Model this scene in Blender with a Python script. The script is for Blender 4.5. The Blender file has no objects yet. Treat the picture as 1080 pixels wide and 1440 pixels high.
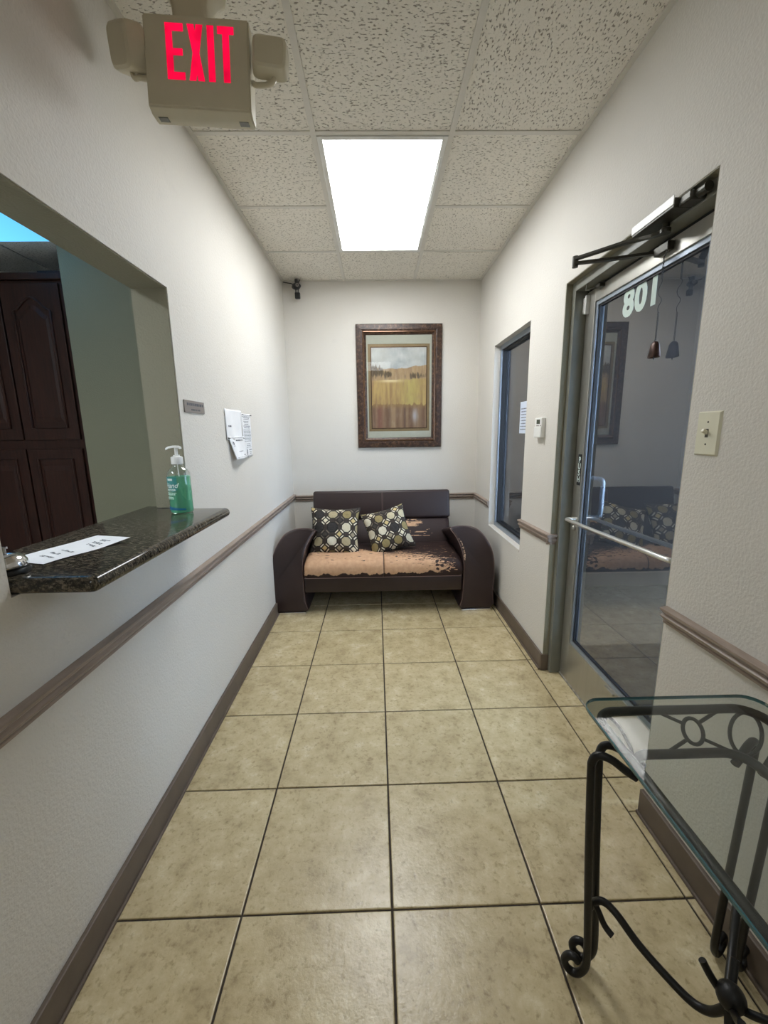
import bpy, bmesh, math, random
from mathutils import Vector, Matrix, noise
import numpy as np
random.seed(7)
S = bpy.context.scene
C = S.collection
PI = math.pi

# ------------------------------------------------------------------ camera, world, exposure
def look_basis(p, y, r):
    cp, sp = math.cos(p), math.sin(p)
    fw = Vector((math.sin(y)*cp, math.cos(y)*cp, -sp)); rt = Vector((math.cos(y), -math.sin(y), 0)); up = rt.cross(fw)
    return rt*math.cos(r)+up*math.sin(r), up*math.cos(r)-rt*math.sin(r), fw
RT, UP, FW = look_basis(0.192, 0.0172, -0.0136)
cam = bpy.data.cameras.new('camera'); camo = bpy.data.objects.new('camera', cam); C.objects.link(camo)
camo.matrix_world = Matrix(((RT.x, UP.x, -FW.x, 0), (RT.y, UP.y, -FW.y, 0), (RT.z, UP.z, -FW.z, 1.378), (0, 0, 0, 1)))
cam.sensor_fit = 'HORIZONTAL'; cam.sensor_width = 36; cam.lens = 36*582.53/1080; cam.clip_start = 0.02
S.camera = camo
W = bpy.data.worlds.new('world'); S.world = W; W.use_nodes = True
wb = W.node_tree.nodes['Background']; wb.inputs[0].default_value = (0.50, 0.71, 1.0, 1); wb.inputs[1].default_value = 38.0
S.view_settings.view_transform = 'Standard'; S.view_settings.look = 'None'
S.view_settings.gamma = 1; S.view_settings.use_curve_mapping = False
S.view_settings.exposure = 0.58
TROFFER = 17.0; FILL_HALL = 4.8; RECEPTION = 1.15; FILL_RECEPTION = 18.0  # second and fourth strengths belong to added, unseen fill lamps

# ------------------------------------------------------------------ materials
def lin(c):
    return tuple(((v/255)/12.92 if v/255 <= .04045 else ((v/255+.055)/1.055)**2.4) for v in c) + (1,)
class N:
    """tiny node-graph helper"""
    def __init__(s, name):
        s.m = bpy.data.materials.new(name); s.m.use_nodes = True; s.t = s.m.node_tree
        s.b = s.t.nodes['Principled BSDF']; s.out = s.t.nodes['Material Output']
    def n(s, typ, **kw):
        k = s.t.nodes.new(typ)
        for a, v in kw.items(): setattr(k, a, v)
        return k
    def l(s, a, b): s.t.links.new(a, b)
    def coord(s, scale=(1, 1, 1), rot=(0, 0, 0), kind='Object'):
        tc = s.n('ShaderNodeTexCoord'); mp = s.n('ShaderNodeMapping')
        mp.inputs['Scale'].default_value = scale; mp.inputs['Rotation'].default_value = rot
        s.l(tc.outputs[kind], mp.inputs[0]); return mp.outputs[0]
    def noise(s, vec, scale, detail=3, rough=.55):
        k = s.n('ShaderNodeTexNoise'); k.inputs['Scale'].default_value = scale; k.inputs['Detail'].default_value = detail
        k.inputs['Roughness'].default_value = rough; s.l(vec, k.inputs['Vector']); return k.outputs['Fac']
    def ramp(s, fac, stops):
        r = s.n('ShaderNodeValToRGB'); e = r.color_ramp.elements
        while len(e) < len(stops): e.new(.5)
        for el, (p, c) in zip(e, stops): el.position = p; el.color = c
        s.l(fac, r.inputs[0]); return r.outputs[0]
    def mix(s, fac, a, b, mode='MIX'):
        k = s.n('ShaderNodeMix', data_type='RGBA', blend_type=mode)
        for sock, v in ((k.inputs[0], fac), (k.inputs[6], a), (k.inputs[7], b)):
            if hasattr(v, 'is_output'): s.l(v, sock)
            else: sock.default_value = v
        return k.outputs[2]
    def bump(s, h, strength, dist=.002):
        k = s.n('ShaderNodeBump'); k.inputs['Strength'].default_value = strength; k.inputs['Distance'].default_value = dist
        s.l(h, k.inputs['Height']); s.l(k.outputs[0], s.b.inputs['Normal'])
    def base(s, c, rough=.5, metal=0, spec=None):
        if hasattr(c, 'is_output'): s.l(c, s.b.inputs['Base Color'])
        else: s.b.inputs['Base Color'].default_value = c
        s.b.inputs['Roughness'].default_value = rough; s.b.inputs['Metallic'].default_value = metal
        if spec is not None: s.b.inputs['Specular IOR Level'].default_value = spec

def mat(name, rgb, rough=.5, metal=0, var=.08, nscale=20, bump=0, bscale=80, stretch=(1, 1, 1), spec=None, dist=.002):
    g = N(name); c = lin(rgb); v = g.coord(stretch)
    f = g.noise(v, nscale, 4)
    dk = tuple(x*(1-var) for x in c[:3])+(1,); lt = tuple(min(1, x*(1+var)) for x in c[:3])+(1,)
    g.base(g.ramp(f, [(.3, dk), (.7, lt)]), rough, metal, spec)
    if bump: g.bump(g.noise(v, bscale, 3), bump, dist)
    return g.m

M = {}
def wallmat(name, rgb):
    g = N(name); v = g.coord(); c = lin(rgb)
    big = g.noise(v, 1.7, 4); f = g.ramp(big, [(.3, tuple(x*.95 for x in c[:3])+(1,)), (.7, c)])
    sm = g.noise(v, 7, 5); stain = g.ramp(sm, [(.68, (0, 0, 0, 1)), (.8, (.25, .25, .25, 1))])
    g.base(g.mix(stain, f, tuple(x*.8 for x in c[:3])+(1,)), .62, 0, .35)
    g.bump(g.noise(v, 125, 2, .5), .52, .0038)
    return g.m
M['wall'] = wallmat('wall_paint', (217, 213, 205))
M['green'] = wallmat('green_paint', (130, 127, 104))
M['jamb_shade'] = wallmat('jamb_shade_tone', (146, 141, 121))  # darker olive tone: shade of the reveals put into the colour
M['rail'] = mat('rail_wood', (150, 134, 122), .42, var=.16, nscale=9, stretch=(6, 1, 14), bump=.15, bscale=30)
M['rubber'] = mat('rubber_base', (98, 86, 75), .5, var=.12, nscale=12, bump=.1)
M['grout'] = mat('grout', (62, 54, 46), .9, var=.3, nscale=60, bump=.3, bscale=300)
M['steel'] = mat('painted_steel', (122, 122, 112), .42, var=.07, nscale=10, bump=.08, bscale=200)
M['alu'] = mat('aluminium', (176, 174, 166), .34, metal=.75, var=.05, nscale=30, stretch=(1, 1, .1))
M['alu_blue'] = mat('anodised_aluminium', (150, 160, 172), .36, metal=.55, var=.05, nscale=30)
M['bar'] = mat('bar_aluminium', (225, 225, 222), .28, metal=.8, var=.03)
M['gasket'] = mat('gasket_rubber', (14, 15, 20), .55)
M['iron'] = mat('black_iron', (24, 23, 22), .42, metal=.2, var=.3, nscale=120, bump=.35, bscale=260, dist=.001)
M['dark_metal'] = mat('dark_bronze_metal', (66, 64, 56), .4, metal=.5, var=.2, nscale=60)
M['black'] = mat('black_plastic', (18, 18, 19), .35)
M['white'] = mat('white_plastic', (232, 232, 228), .35, var=.02)
M['ivory'] = mat('ivory_plastic', (222, 219, 196), .35, var=.02)
M['signbody'] = mat('aged_beige_plastic', (200, 192, 168), .4, var=.05, nscale=8)
M['white_metal'] = mat('white_enamel', (222, 222, 218), .4, var=.03)
M['chrome'] = mat('chrome', (225, 225, 228), .12, metal=1, var=.02)
M['threshold'] = mat('worn_threshold', (150, 146, 136), .6, metal=.2, var=.45, nscale=40, bump=.5, bscale=90)
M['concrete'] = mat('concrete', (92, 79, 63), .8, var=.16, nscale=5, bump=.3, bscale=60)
M['mat'] = mat('dark_slab_finish', (13, 12, 11), .9, var=.3, nscale=40, bump=.8, bscale=160)
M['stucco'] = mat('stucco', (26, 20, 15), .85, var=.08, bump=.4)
M['carpet'] = mat('reception_flooring', (205, 204, 200), .9, var=.2, nscale=50)
M['lens_dark'] = mat('sign_lens', (92, 92, 80), .2)
M['lcd'] = mat('lcd_glass', (74, 82, 72), .2)
M['plaque'] = mat('brushed_plaque', (150, 143, 138), .35, metal=.35, var=.08, nscale=60, stretch=(1, .1, 1))
M['ink'] = mat('grey_ink', (96, 98, 106), .8)
M['ink_dark'] = mat('dark_ink', (52, 54, 60), .8)
M['rust'] = mat('oxidised_bell', (70, 52, 46), .32, metal=.7, var=.3, nscale=60, bump=.2, bscale=90)
M['mint'] = mat('vinyl_digits', (206, 222, 214), .6, var=.02)
M['stitch'] = mat('stitch_thread', (120, 98, 92), .8)

g = N('paper'); v = g.coord(); g.base(g.ramp(g.noise(v, 9, 3), [(.3, lin((228, 229, 232))), (.7, lin((240, 241, 243)))]), .75)
g.bump(g.noise(v, 14, 3), .25, .004); M['paper'] = g.m
g = N('sky_tinted_paper'); v = g.coord(); g.base(g.ramp(g.noise(v, 9, 3), [(.3, lin((205, 214, 232))), (.7, lin((216, 224, 238)))]), .75); M['skylit_paper'] = g.m  # white sheet with the blue of outdoor light put into its colour

def floor_tile_mat():
    g = N('ceramic_tile'); v = g.coord()
    oi = g.n('ShaderNodeObjectInfo'); add = g.n('ShaderNodeVectorMath', operation='ADD')
    sc = g.n('ShaderNodeVectorMath', operation='SCALE'); sc.inputs[3].default_value = 37.0
    g.l(oi.outputs['Location'], sc.inputs[0]); g.l(v, add.inputs[0]); g.l(sc.outputs[0], add.inputs[1]); v = add.outputs[0]
    big = g.noise(v, 11, 8, .72); fine = g.noise(v, 55, 5, .65)
    c1 = g.ramp(big, [(.30, lin((172, 155, 119))), (.45, lin((196, 179, 140))), (.58, lin((208, 192, 153))), (.70, lin((224, 212, 179)))])
    c2 = g.ramp(fine, [(.30, lin((170, 158, 138))), (.46, lin((255, 255, 255))), (.8, lin((255, 255, 255)))])
    col = g.mix(.55, c1, c2, 'MULTIPLY')
    rnd = g.ramp(oi.outputs['Random'], [(0, (.93, .93, .92, 1)), (1, (1, 1, 1, 1))])
    g.base(g.mix(1.0, col, rnd, 'MULTIPLY'), .27, 0, .55)
    h = g.mix(.6, g.noise(v, 30, 6, .65), fine)
    g.bump(h, .5, .0032)
    return g.m
M['tile'] = floor_tile_mat()

def ceiling_mat(name, stretch):
    g = N(name); v = g.coord()
    oi = g.n('ShaderNodeObjectInfo'); add = g.n('ShaderNodeVectorMath', operation='ADD')
    g.l(oi.outputs['Location'], add.inputs[1]); g.l(v, add.inputs[0])
    mp = g.n('ShaderNodeMapping'); mp.inputs['Scale'].default_value = stretch; g.l(add.outputs[0], mp.inputs[0])
    w = g.noise(mp.outputs[0], 74, 1.5, .5)
    pits = g.ramp(w, [(.335, (0, 0, 0, 1)), (.40, (1, 1, 1, 1))])
    fine = g.noise(add.outputs[0], 230, 3, .6)
    c = lin((236, 232, 222))
    col = g.mix(pits, lin((164, 158, 147)), c)  # shade inside the recessed pits put into their colour
    col = g.mix(g.ramp(fine, [(.3, (.35, .35, .35, 1)), (.5, (0, 0, 0, 1))]), col, lin((206, 200, 188)))
    g.base(col, .9, 0, .1)
    g.bump(g.mix(.3, pits, fine), .9, .004)
    return g.m
M['ctile_x'] = ceiling_mat('fissured_tile', (1, 2.1, 1)); M['ctile_y'] = ceiling_mat('fissured_tile_turned', (2.1, 1, 1))
M['tbar'] = mat('grid_enamel', (214, 211, 202), .5, var=.03)

def emit_bars(name, col, strength, x0, x1, bars, base):
    g = N(name); tc = g.n('ShaderNodeTexCoord'); sep = g.n('ShaderNodeSeparateXYZ'); g.l(tc.outputs['Object'], sep.inputs[0])
    mr = g.n('ShaderNodeMapRange'); mr.inputs[1].default_value = x0; mr.inputs[2].default_value = x1; g.l(sep.outputs[0], mr.inputs[0])
    stops = [(p, (a, a, a, 1)) for p, a in bars]
    r = g.ramp(mr.outputs[0], stops)
    e = g.n('ShaderNodeEmission'); e.inputs[0].default_value = col
    mu = g.n('ShaderNodeMath', operation='MULTIPLY'); mu.inputs[1].default_value = strength; g.l(r, mu.inputs[0]); g.l(mu.outputs[0], e.inputs[1])
    g.l(e.outputs[0], g.out.inputs[0]); return g.m
M['diffuser'] = emit_bars('lit_diffuser', (.96, .985, 1.0, 1), TROFFER, -.22, .33,
    [(0, .55), (.22, .6), (.36, 1), (.44, .7), (.5, .65), (.6, 1), (.72, .6), (1, .5)], 0)
M['diffuser2'] = emit_bars('lit_reception_diffuser', (.13, .52, 1.0, 1), RECEPTION, -3.1, -1.9, [(0, .7), (.5, 1), (1, .7)], 0)
M['hall_fill'] = emit_bars('hall_fill_diffuser', (.96, .985, 1.0, 1), FILL_HALL, -.22, .33, [(0, .55), (.36, 1), (.5, .65), (.6, 1), (1, .5)], 0)
M['reception_fill'] = emit_bars('reception_fill_diffuser', (.82, .91, 1.0, 1), FILL_RECEPTION, -3.1, -1.9, [(0, .8), (.5, 1), (1, .8)], 0)
g = N('exit_glow'); v = g.coord(); e = g.n('ShaderNodeEmission'); e.inputs[0].default_value = (1, .004, .055, 1)
mu = g.n('ShaderNodeMath', operation='MULTIPLY'); mu.inputs[1].default_value = .8
g.l(g.ramp(g.noise(v, 14, 2), [(.3, (.6, .6, .6, 1)), (.6, (1, 1, 1, 1))]), mu.inputs[0]); g.l(mu.outputs[0], e.inputs[1])
g.l(e.outputs[0], g.out.inputs[0]); M['exitglow'] = g.m

def pane_mat(name, tint, refl, rough=0.0, rcol=(1, 1, 1, 1)):
    """thin sheet: tinted see-through plus a mirror coat that grows at grazing angles"""
    g = N(name); g.t.nodes.remove(g.b)
    tr = g.n('ShaderNodeBsdfTransparent'); tr.inputs[0].default_value = tint
    gl = g.n('ShaderNodeBsdfGlossy'); gl.inputs['Roughness'].default_value = rough; gl.inputs[0].default_value = rcol
    lw = g.n('ShaderNodeLayerWeight'); lw.inputs[0].default_value = .5
    mr = g.n('ShaderNodeMapRange'); mr.inputs[3].default_value = refl[0]; mr.inputs[4].default_value = refl[1]
    pw = g.n('ShaderNodeMath', operation='POWER'); pw.inputs[1].default_value = 2.5
    g.l(lw.outputs['Facing'], pw.inputs[0]); g.l(pw.outputs[0], mr.inputs[0])
    mx = g.n('ShaderNodeMixShader'); g.l(mr.outputs[0], mx.inputs[0]); g.l(tr.outputs[0], mx.inputs[1]); g.l(gl.outputs[0], mx.inputs[2])
    g.l(mx.outputs[0], g.out.inputs[0]); return g.m
M['tinted'] = pane_mat('tinted_glass', (.36, .355, .35, 1), (.088, .44), 0, (1, .96, .93, 1))
M['clear'] = pane_mat('clear_tabletop_glass', (.88, .91, .89, 1), (.022, .32))
M['picglass'] = pane_mat('picture_glass', (.97, .97, .97, 1), (.015, .4))
M['bottle'] = pane_mat('clear_plastic', (.93, .95, .95, 1), (.06, .8), .05)
g = N('glass_edge'); g.base(lin((46, 104, 112)), .06, 0, .9); g.b.inputs['Transmission Weight'].default_value = .25; M['glassedge'] = g.m
g = N('green_gel'); g.t.nodes.remove(g.b)
tr = g.n('ShaderNodeBsdfTransparent'); tr.inputs[0].default_value = (.50, .90, .74, 1)
df = g.n('ShaderNodeBsdfTranslucent'); df.inputs[0].default_value = (.34, .74, .56, 1)
d2 = g.n('ShaderNodeBsdfDiffuse'); d2.inputs[0].default_value = (.26, .62, .46, 1)
m1 = g.n('ShaderNodeMixShader'); m1.inputs[0].default_value = .5; g.l(df.outputs[0], m1.inputs[1]); g.l(d2.outputs[0], m1.inputs[2])
m2 = g.n('ShaderNodeMixShader'); m2.inputs[0].default_value = .34; g.l(tr.outputs[0], m2.inputs[1]); g.l(m1.outputs[0], m2.inputs[2])
g.l(m2.outputs[0], g.out.inputs[0]); M['gel'] = g.m
M['teal'] = mat('teal_label', (58, 140, 138), .4, var=.04); M['blue'] = mat('blue_label', (28, 104, 150), .4, var=.04)
M['labelwhite'] = mat('white_print', (225, 240, 236), .5, var=.02)

g = N('granite'); v = g.coord((1, 1, 1)); v2 = g.coord((1, 3.2, 1), (0, 0, .5))
a = g.noise(v2, 55, 8, .75); b = g.noise(v, 190, 4, .7)
col = g.mix(.35, g.ramp(a, [(.35, lin((14, 14, 13))), (.50, lin((46, 42, 37))), (.60, lin((134, 122, 104))), (.70, lin((54, 49, 43)))]),
            g.ramp(b, [(.42, lin((10, 11, 11))), (.56, lin((74, 70, 58))), (.70, lin((160, 152, 130)))]))
g.base(col, .11, 0, .32); M['granite'] = g.m

def wood(name, rgb, rough=.35):
    return mat(name, rgb, rough, var=.35, nscale=7, stretch=(9, 9, .8), bump=.15, bscale=60, spec=.22)
M['cabinet'] = wood('espresso_cabinet_wood', (48, 25, 17), .38)
M['leather'] = mat('brown_leather', (48, 34, 33), .42, var=.12, nscale=6, bump=.22, bscale=330, dist=.0012)

def attr_mat(name, attr, rough=.6, bump=0, bscale=300):
    g = N(name); a = g.n('ShaderNodeAttribute'); a.attribute_name = attr
    g.base(a.outputs['Color'], rough)
    if bump: g.bump(g.noise(g.coord(), bscale, 2), bump, .001)
    return g.m
M['pillow'] = attr_mat('printed_pillow_fabric', 'print', .85, .35, 420)
M['art'] = attr_mat('printed_landscape', 'print', .8)
g = N('peeling_leather'); a = g.n('ShaderNodeAttribute'); a.attribute_name = 'wear'; v = g.coord()
lea = g.ramp(g.noise(v, 6, 4), [(.3, lin((44, 31, 30))), (.7, lin((52, 37, 36)))])
peel = g.ramp(g.noise(v, 40, 4), [(.3, lin((190, 150, 118))), (.7, lin((207, 168, 134)))])
g.base(g.mix(a.outputs['Fac'], lea, peel), .5)
mr = g.n('ShaderNodeMapRange'); mr.inputs[3].default_value = .55; mr.inputs[4].default_value = .9; g.b.inputs['Specular IOR Level'].default_value = .3
g.l(a.outputs['Fac'], mr.inputs[0]); g.l(mr.outputs[0], g.b.inputs['Roughness'])
g.bump(g.noise(v, 330, 3), .22, .0012); M['peel'] = g.m
g = N('burl_frame'); v = g.coord((1, 1, 1)); f = g.noise(v, 46, 6, .75)
g.base(g.ramp(f, [(.35, lin((30, 20, 16))), (.52, lin((66, 46, 36))), (.68, lin((118, 90, 68)))]), .38, .15); g.bump(f, .3); M['burl'] = g.m
M['copper'] = mat('copper_lip', (120, 92, 74), .25, metal=.7, var=.2, nscale=50)
M['matboard'] = mat('sage_matboard', (176, 178, 164), .9, var=.03)
M['fillet'] = mat('gold_fillet', (126, 108, 74), .5, metal=.2, var=.1)

# ------------------------------------------------------------------ object helpers
def link(name, me, m, parent=None):
    o = bpy.data.objects.new(name, me); C.objects.link(o)
    if m is not None:
        for x in (m if isinstance(m, (list, tuple)) else [m]): me.materials.append(x)
    if parent is not None:
        o.parent = parent
        if parent.type == 'EMPTY': o.matrix_parent_inverse = parent.matrix_basis.inverted()
    return o
def obj(name, bm, m, parent=None, smooth=None):
    me = bpy.data.meshes.new(name)
    if smooth is not None:
        bm.normal_update()
        for e in bm.edges:
            if len(e.link_faces) == 2 and e.calc_face_angle(0) > smooth: e.smooth = False
        for f in bm.faces: f.smooth = True
    bm.to_mesh(me); bm.free()
    return link(name, me, m, parent)
def thing(name, label, cat, loc, group=None):
    o = bpy.data.objects.new(name, None); o.empty_display_size = .05; C.objects.link(o); o.location = loc
    o['label'] = label; o['category'] = cat
    if group: o['group'] = group
    return o
def tag(o, label, cat, group=None):
    o['label'] = label; o['category'] = cat
    if group: o['group'] = group
    return o
def struct(o): o['kind'] = 'structure'; return o

def add_box(bm, lo, hi, bev=0, mtx=None, seg=2):
    r = bmesh.ops.create_cube(bm, size=1)
    c = [(a+b)/2 for a, b in zip(lo, hi)]; d = [b-a for a, b in zip(lo, hi)]
    vs = r['verts']
    for v in vs: v.co = Vector((v.co.x*d[0]+c[0], v.co.y*d[1]+c[1], v.co.z*d[2]+c[2]))
    if bev:
        es = list({e for v in vs for e in v.link_edges})
        rb = bmesh.ops.bevel(bm, geom=es, offset=bev, segments=seg, affect='EDGES', profile=.5)
        vs = list({v for f in rb['faces'] for v in f.verts} | {v for v in vs if v.is_valid})
    if mtx is not None:
        for v in vs: v.co = mtx @ v.co
    return vs
def box(lo, hi, bev=0, mtx=None, seg=2):
    bm = bmesh.new(); add_box(bm, lo, hi, bev, mtx, seg); return bm
def smoothpath(pts, n=6, closed=False):
    P = [Vector(p) for p in pts]; out = []; L = len(P)
    rng = range(L) if closed else range(L-1)
    for i in rng:
        if closed: p0, p1, p2, p3 = P[i-1], P[i], P[(i+1) % L], P[(i+2) % L]
        else: p0, p1, p2, p3 = P[max(i-1, 0)], P[i], P[i+1], P[min(i+2, L-1)]
        for k in range(n):
            t = k/n
            out.append(.5*((2*p1)+(p2-p0)*t+(2*p0-5*p1+4*p2-p3)*t*t+(3*p1-p0-3*p2+p3)*t**3))
    if not closed: out.append(P[-1])
    return out
def add_tube(bm, pts, r, seg=10, closed=False, cap=True):
    pts = [Vector(p) for p in pts]; n = len(pts); rings = []
    t0 = (pts[1]-pts[0]).normalized(); nrm = t0.orthogonal().normalized()
    for i, p in enumerate(pts):
        if closed: t = (pts[(i+1) % n]-pts[i-1]).normalized()
        else: t = (pts[min(i+1, n-1)]-pts[max(i-1, 0)]).normalized()
        nrm = (nrm-t*nrm.dot(t)); nrm = nrm.normalized() if nrm.length > 1e-6 else t.orthogonal().normalized()
        bi = t.cross(nrm); rr = r(i/(n-1)) if callable(r) else r
        rings.append([bm.verts.new(p+(nrm*math.cos(a)+bi*math.sin(a))*rr) for a in [2*PI*k/seg for k in range(seg)]])
    m = n if closed else n-1
    for i in range(m):
        a, b = rings[i], rings[(i+1) % n]
        for k in range(seg): bm.faces.new((a[k], a[(k+1) % seg], b[(k+1) % seg], b[k]))
    if cap and not closed: bm.faces.new(rings[0][::-1]); bm.faces.new(rings[-1])
def tube(pts, r, seg=10, closed=False):
    bm = bmesh.new(); add_tube(bm, pts, r, seg, closed); return bm
def add_lathe(bm, prof, c, seg=24, sx=1, sy=1, mtx=None):
    rings = []
    for r, z in prof:
        if r < 1e-6: rings.append([bm.verts.new((c[0], c[1], c[2]+z))])
        else: rings.append([bm.verts.new((c[0]+r*sx*math.cos(2*PI*k/seg), c[1]+r*sy*math.sin(2*PI*k/seg), c[2]+z)) for k in range(seg)])
    for a, b in zip(rings, rings[1:]):
        for k in range(seg):
            k2 = (k+1) % seg
            if len(a) == 1 and len(b) == 1: continue
            if len(a) == 1: bm.faces.new((a[0], b[k2], b[k]))
            elif len(b) == 1: bm.faces.new((a[k], a[k2], b[0]))
            else: bm.faces.new((a[k], a[k2], b[k2], b[k]))
    if mtx is not None:
        for rg in rings:
            for v in rg: v.co = mtx @ v.co
def lathe(prof, c, seg=24, sx=1, sy=1, mtx=None):
    bm = bmesh.new(); add_lathe(bm, prof, c, seg, sx, sy, mtx); return bm
def add_prism(bm, poly, fn, t0, t1):
    """poly of 2-D points; fn(a, b, t) -> 3-D; closed solid between t0 and t1"""
    A = [bm.verts.new(fn(a, b, t0)) for a, b in poly]; B = [bm.verts.new(fn(a, b, t1)) for a, b in poly]
    n = len(poly)
    fs = [bm.faces.new(A[::-1]), bm.faces.new(B)]
    for i in range(n): fs.append(bm.faces.new((A[i], A[(i+1) % n], B[(i+1) % n], B[i])))
    bmesh.ops.recalc_face_normals(bm, faces=fs)
def prism(poly, fn, t0, t1):
    bm = bmesh.new(); add_prism(bm, poly, fn, t0, t1); return bm
def fix(bm): bmesh.ops.recalc_face_normals(bm, faces=bm.faces[:]); return bm

def wall_mesh(axis, p0, p1, u, v, holes):
    """solid wall between planes p0 and p1 on one axis, spanning u and v, with rectangular holes (u0,u1,v0,v1)"""
    us = sorted({u[0], u[1], *[h[0] for h in holes], *[h[1] for h in holes]}); us = [x for x in us if u[0] <= x <= u[1]]
    vs = sorted({v[0], v[1], *[h[2] for h in holes], *[h[3] for h in holes]}); vs = [x for x in vs if v[0] <= x <= v[1]]
    bm = bmesh.new(); cache = {}
    def vert(p, a, b):
        k = (p, a, b)
        if k not in cache: cache[k] = bm.verts.new((p, a, b) if axis == 0 else (a, p, b))
        return cache[k]
    def solid(i, j):
        if not (0 <= i < len(us)-1 and 0 <= j < len(vs)-1): return False
        cu, cv = (us[i]+us[i+1])/2, (vs[j]+vs[j+1])/2
        return not any(h[0] < cu < h[1] and h[2] < cv < h[3] for h in holes)
    for i in range(len(us)-1):
        for j in range(len(vs)-1):
            if not solid(i, j): continue
            for p in (p0, p1):
                bm.faces.new([vert(p, us[a], vs[b]) for a, b in ((i, j), (i+1, j), (i+1, j+1), (i, j+1))])
            for di, dj, e in ((-1, 0, ((i, j), (i, j+1))), (1, 0, ((i+1, j), (i+1, j+1))), (0, -1, ((i, j), (i+1, j))), (0, 1, ((i, j+1), (i+1, j+1)))):
                if not solid(i+di, j+dj):
                    (a, b), (c, d) = e
                    bm.faces.new((vert(p0, us[a], vs[b]), vert(p0, us[c], vs[d]), vert(p1, us[c], vs[d]), vert(p1, us[a], vs[b])))
    return fix(bm)

def text_bm(s, size, bold=0, extrude=.0006, shear=0, spacing=1, align='CENTER', depth_dir=1):
    cu = bpy.data.curves.new('t', 'FONT'); cu.body = s; cu.size = size; cu.offset = bold; cu.extrude = extrude; cu.shear = shear
    cu.space_character = spacing; cu.align_x = align; cu.align_y = 'CENTER'; cu.resolution_u = 4
    o = bpy.data.objects.new('t', cu); C.objects.link(o)
    dg = bpy.context.evaluated_depsgraph_get(); me = bpy.data.meshes.new_from_object(o.evaluated_get(dg))
    bm = bmesh.new(); bm.from_mesh(me)
    C.objects.unlink(o); bpy.data.objects.remove(o); bpy.data.curves.remove(cu); bpy.data.meshes.remove(me)
    return bm
def place(bm, origin, X, Y):
    X = Vector(X).normalized(); Y = Vector(Y).normalized(); Z = X.cross(Y); o = Vector(origin)
    for v in bm.verts: v.co = o+X*v.co.x+Y*v.co.y+Z*v.co.z
    return bm

# ------------------------------------------------------------------ room dimensions
WL, WR, FY, BY, CH = -.789, .946, 3.912, -2.2, 2.663
WLB, WRB = -.923, 1.062                       # far sides of the side walls
DY0, DY1, DZ = 1.262, 2.185, 2.076            # door opening
NY0, NY1, NZ0, NZ1 = 2.65, 3.42, .585, 2.024  # window opening
OY0, OY1, OZ0, OZ1 = .855, 1.735, 1.037, 1.93 # counter opening

wl = struct(obj('wall_left', wall_mesh(0, WL, WLB, (BY, FY+.12), (0, CH+.05), [(OY0, OY1, OZ0, OZ1)]), M['wall']))
wr = struct(obj('wall_right', wall_mesh(0, WR, WRB, (BY, FY+.12), (0, CH+.05), [(DY0, DY1, -1, DZ), (NY0, NY1, NZ0, NZ1)]), M['wall']))
wf = struct(obj('wall_back', wall_mesh(1, FY, FY+.12, (WL, WR), (0, CH+.05), []), M['wall']))
wn = struct(obj('wall_front', wall_mesh(1, BY-.12, BY, (WLB, WRB), (0, CH+.05), []), M['wall']))
# reveals of the two openings: thin skins with shade put into their colour
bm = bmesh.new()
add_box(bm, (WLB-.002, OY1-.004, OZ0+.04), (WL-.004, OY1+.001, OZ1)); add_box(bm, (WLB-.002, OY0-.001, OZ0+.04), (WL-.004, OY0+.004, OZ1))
add_box(bm, (WLB-.002, OY0, OZ1-.004), (WL-.004, OY1, OZ1+.001)); obj('opening_reveal', bm, M['jamb_shade'], wl)

# ------------------------------------------------------------------ floor tiles
fl = struct(obj('floor', box((WL-.02, BY, -.12), (WR+.13, FY, -.0045)), M['grout']))
T, X0, Y0, GR, SK = .4386, .025, 2.7254, .0062, .0059
def ymark(k, x): return Y0-k*T+SK*(x-X0)
xl = [WL, X0-T, X0, X0+T, X0+2*T, 1.034]
tile_cache = {}
def tile_mesh(w, d):
    key = (round(w, 4), round(d, 4))
    if key not in tile_cache:
        bm = bmesh.new(); h = .0032
        sk = SK*w/2
        pts = [(-w/2, -d/2-sk), (w/2, -d/2+sk), (w/2, d/2+sk), (-w/2, d/2-sk)]
        add_prism(bm, pts, lambda a, b, t: (a, b, t), -.008, 0)
        top = [e for e in bm.edges if all(v.co.z > -.001 for v in e.verts)]
        bmesh.ops.bevel(bm, geom=top, offset=h, segments=2, affect='EDGES', profile=.6)
        me = bpy.data.meshes.new('tile'); bm.to_mesh(me); bm.free(); me.materials.append(M['tile']); tile_cache[key] = me
    return tile_cache[key]
for i in range(5):
    xa, xb = xl[i], xl[i+1]
    lo, hi = xa+(GR/2 if i else .001), xb-(GR/2 if i < 4 else .001)
    for k in range(-3, 12):
        xm = (lo+hi)/2
        ya, yb = ymark(k+1, xm)+GR/2, ymark(k, xm)-GR/2
        if k == -3: yb = FY-.004
        if ya > FY or yb < BY: continue
        ya = max(ya, BY+.004)
        if i == 4:                                   # strip by the right wall, wider inside the doorway
            if yb < DY0 or ya > DY1: spans = [(lo, WR-.002, ya, yb)]
            else:
                spans = []
                a2, b2 = max(ya, DY0+.004), min(yb, DY1-.004)
                spans.append((lo, hi, a2, b2))
                if ya < DY0-.02: spans.append((lo, WR-.002, ya, DY0))
                if yb > DY1+.02: spans.append((lo, WR-.002, DY1, yb))
        else: spans = [(lo, hi, ya, yb)]
        for a, b, c, d in spans:
            o = bpy.data.objects.new('tile', tile_mesh(b-a, d-c)); C.objects.link(o); o.parent = fl
            o.location = ((a+b)/2, (c+d)/2, random.uniform(-.0006, .0004))
            o.rotation_euler = (random.uniform(-.0012, .0012), random.uniform(-.0012, .0012), 0)

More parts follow.
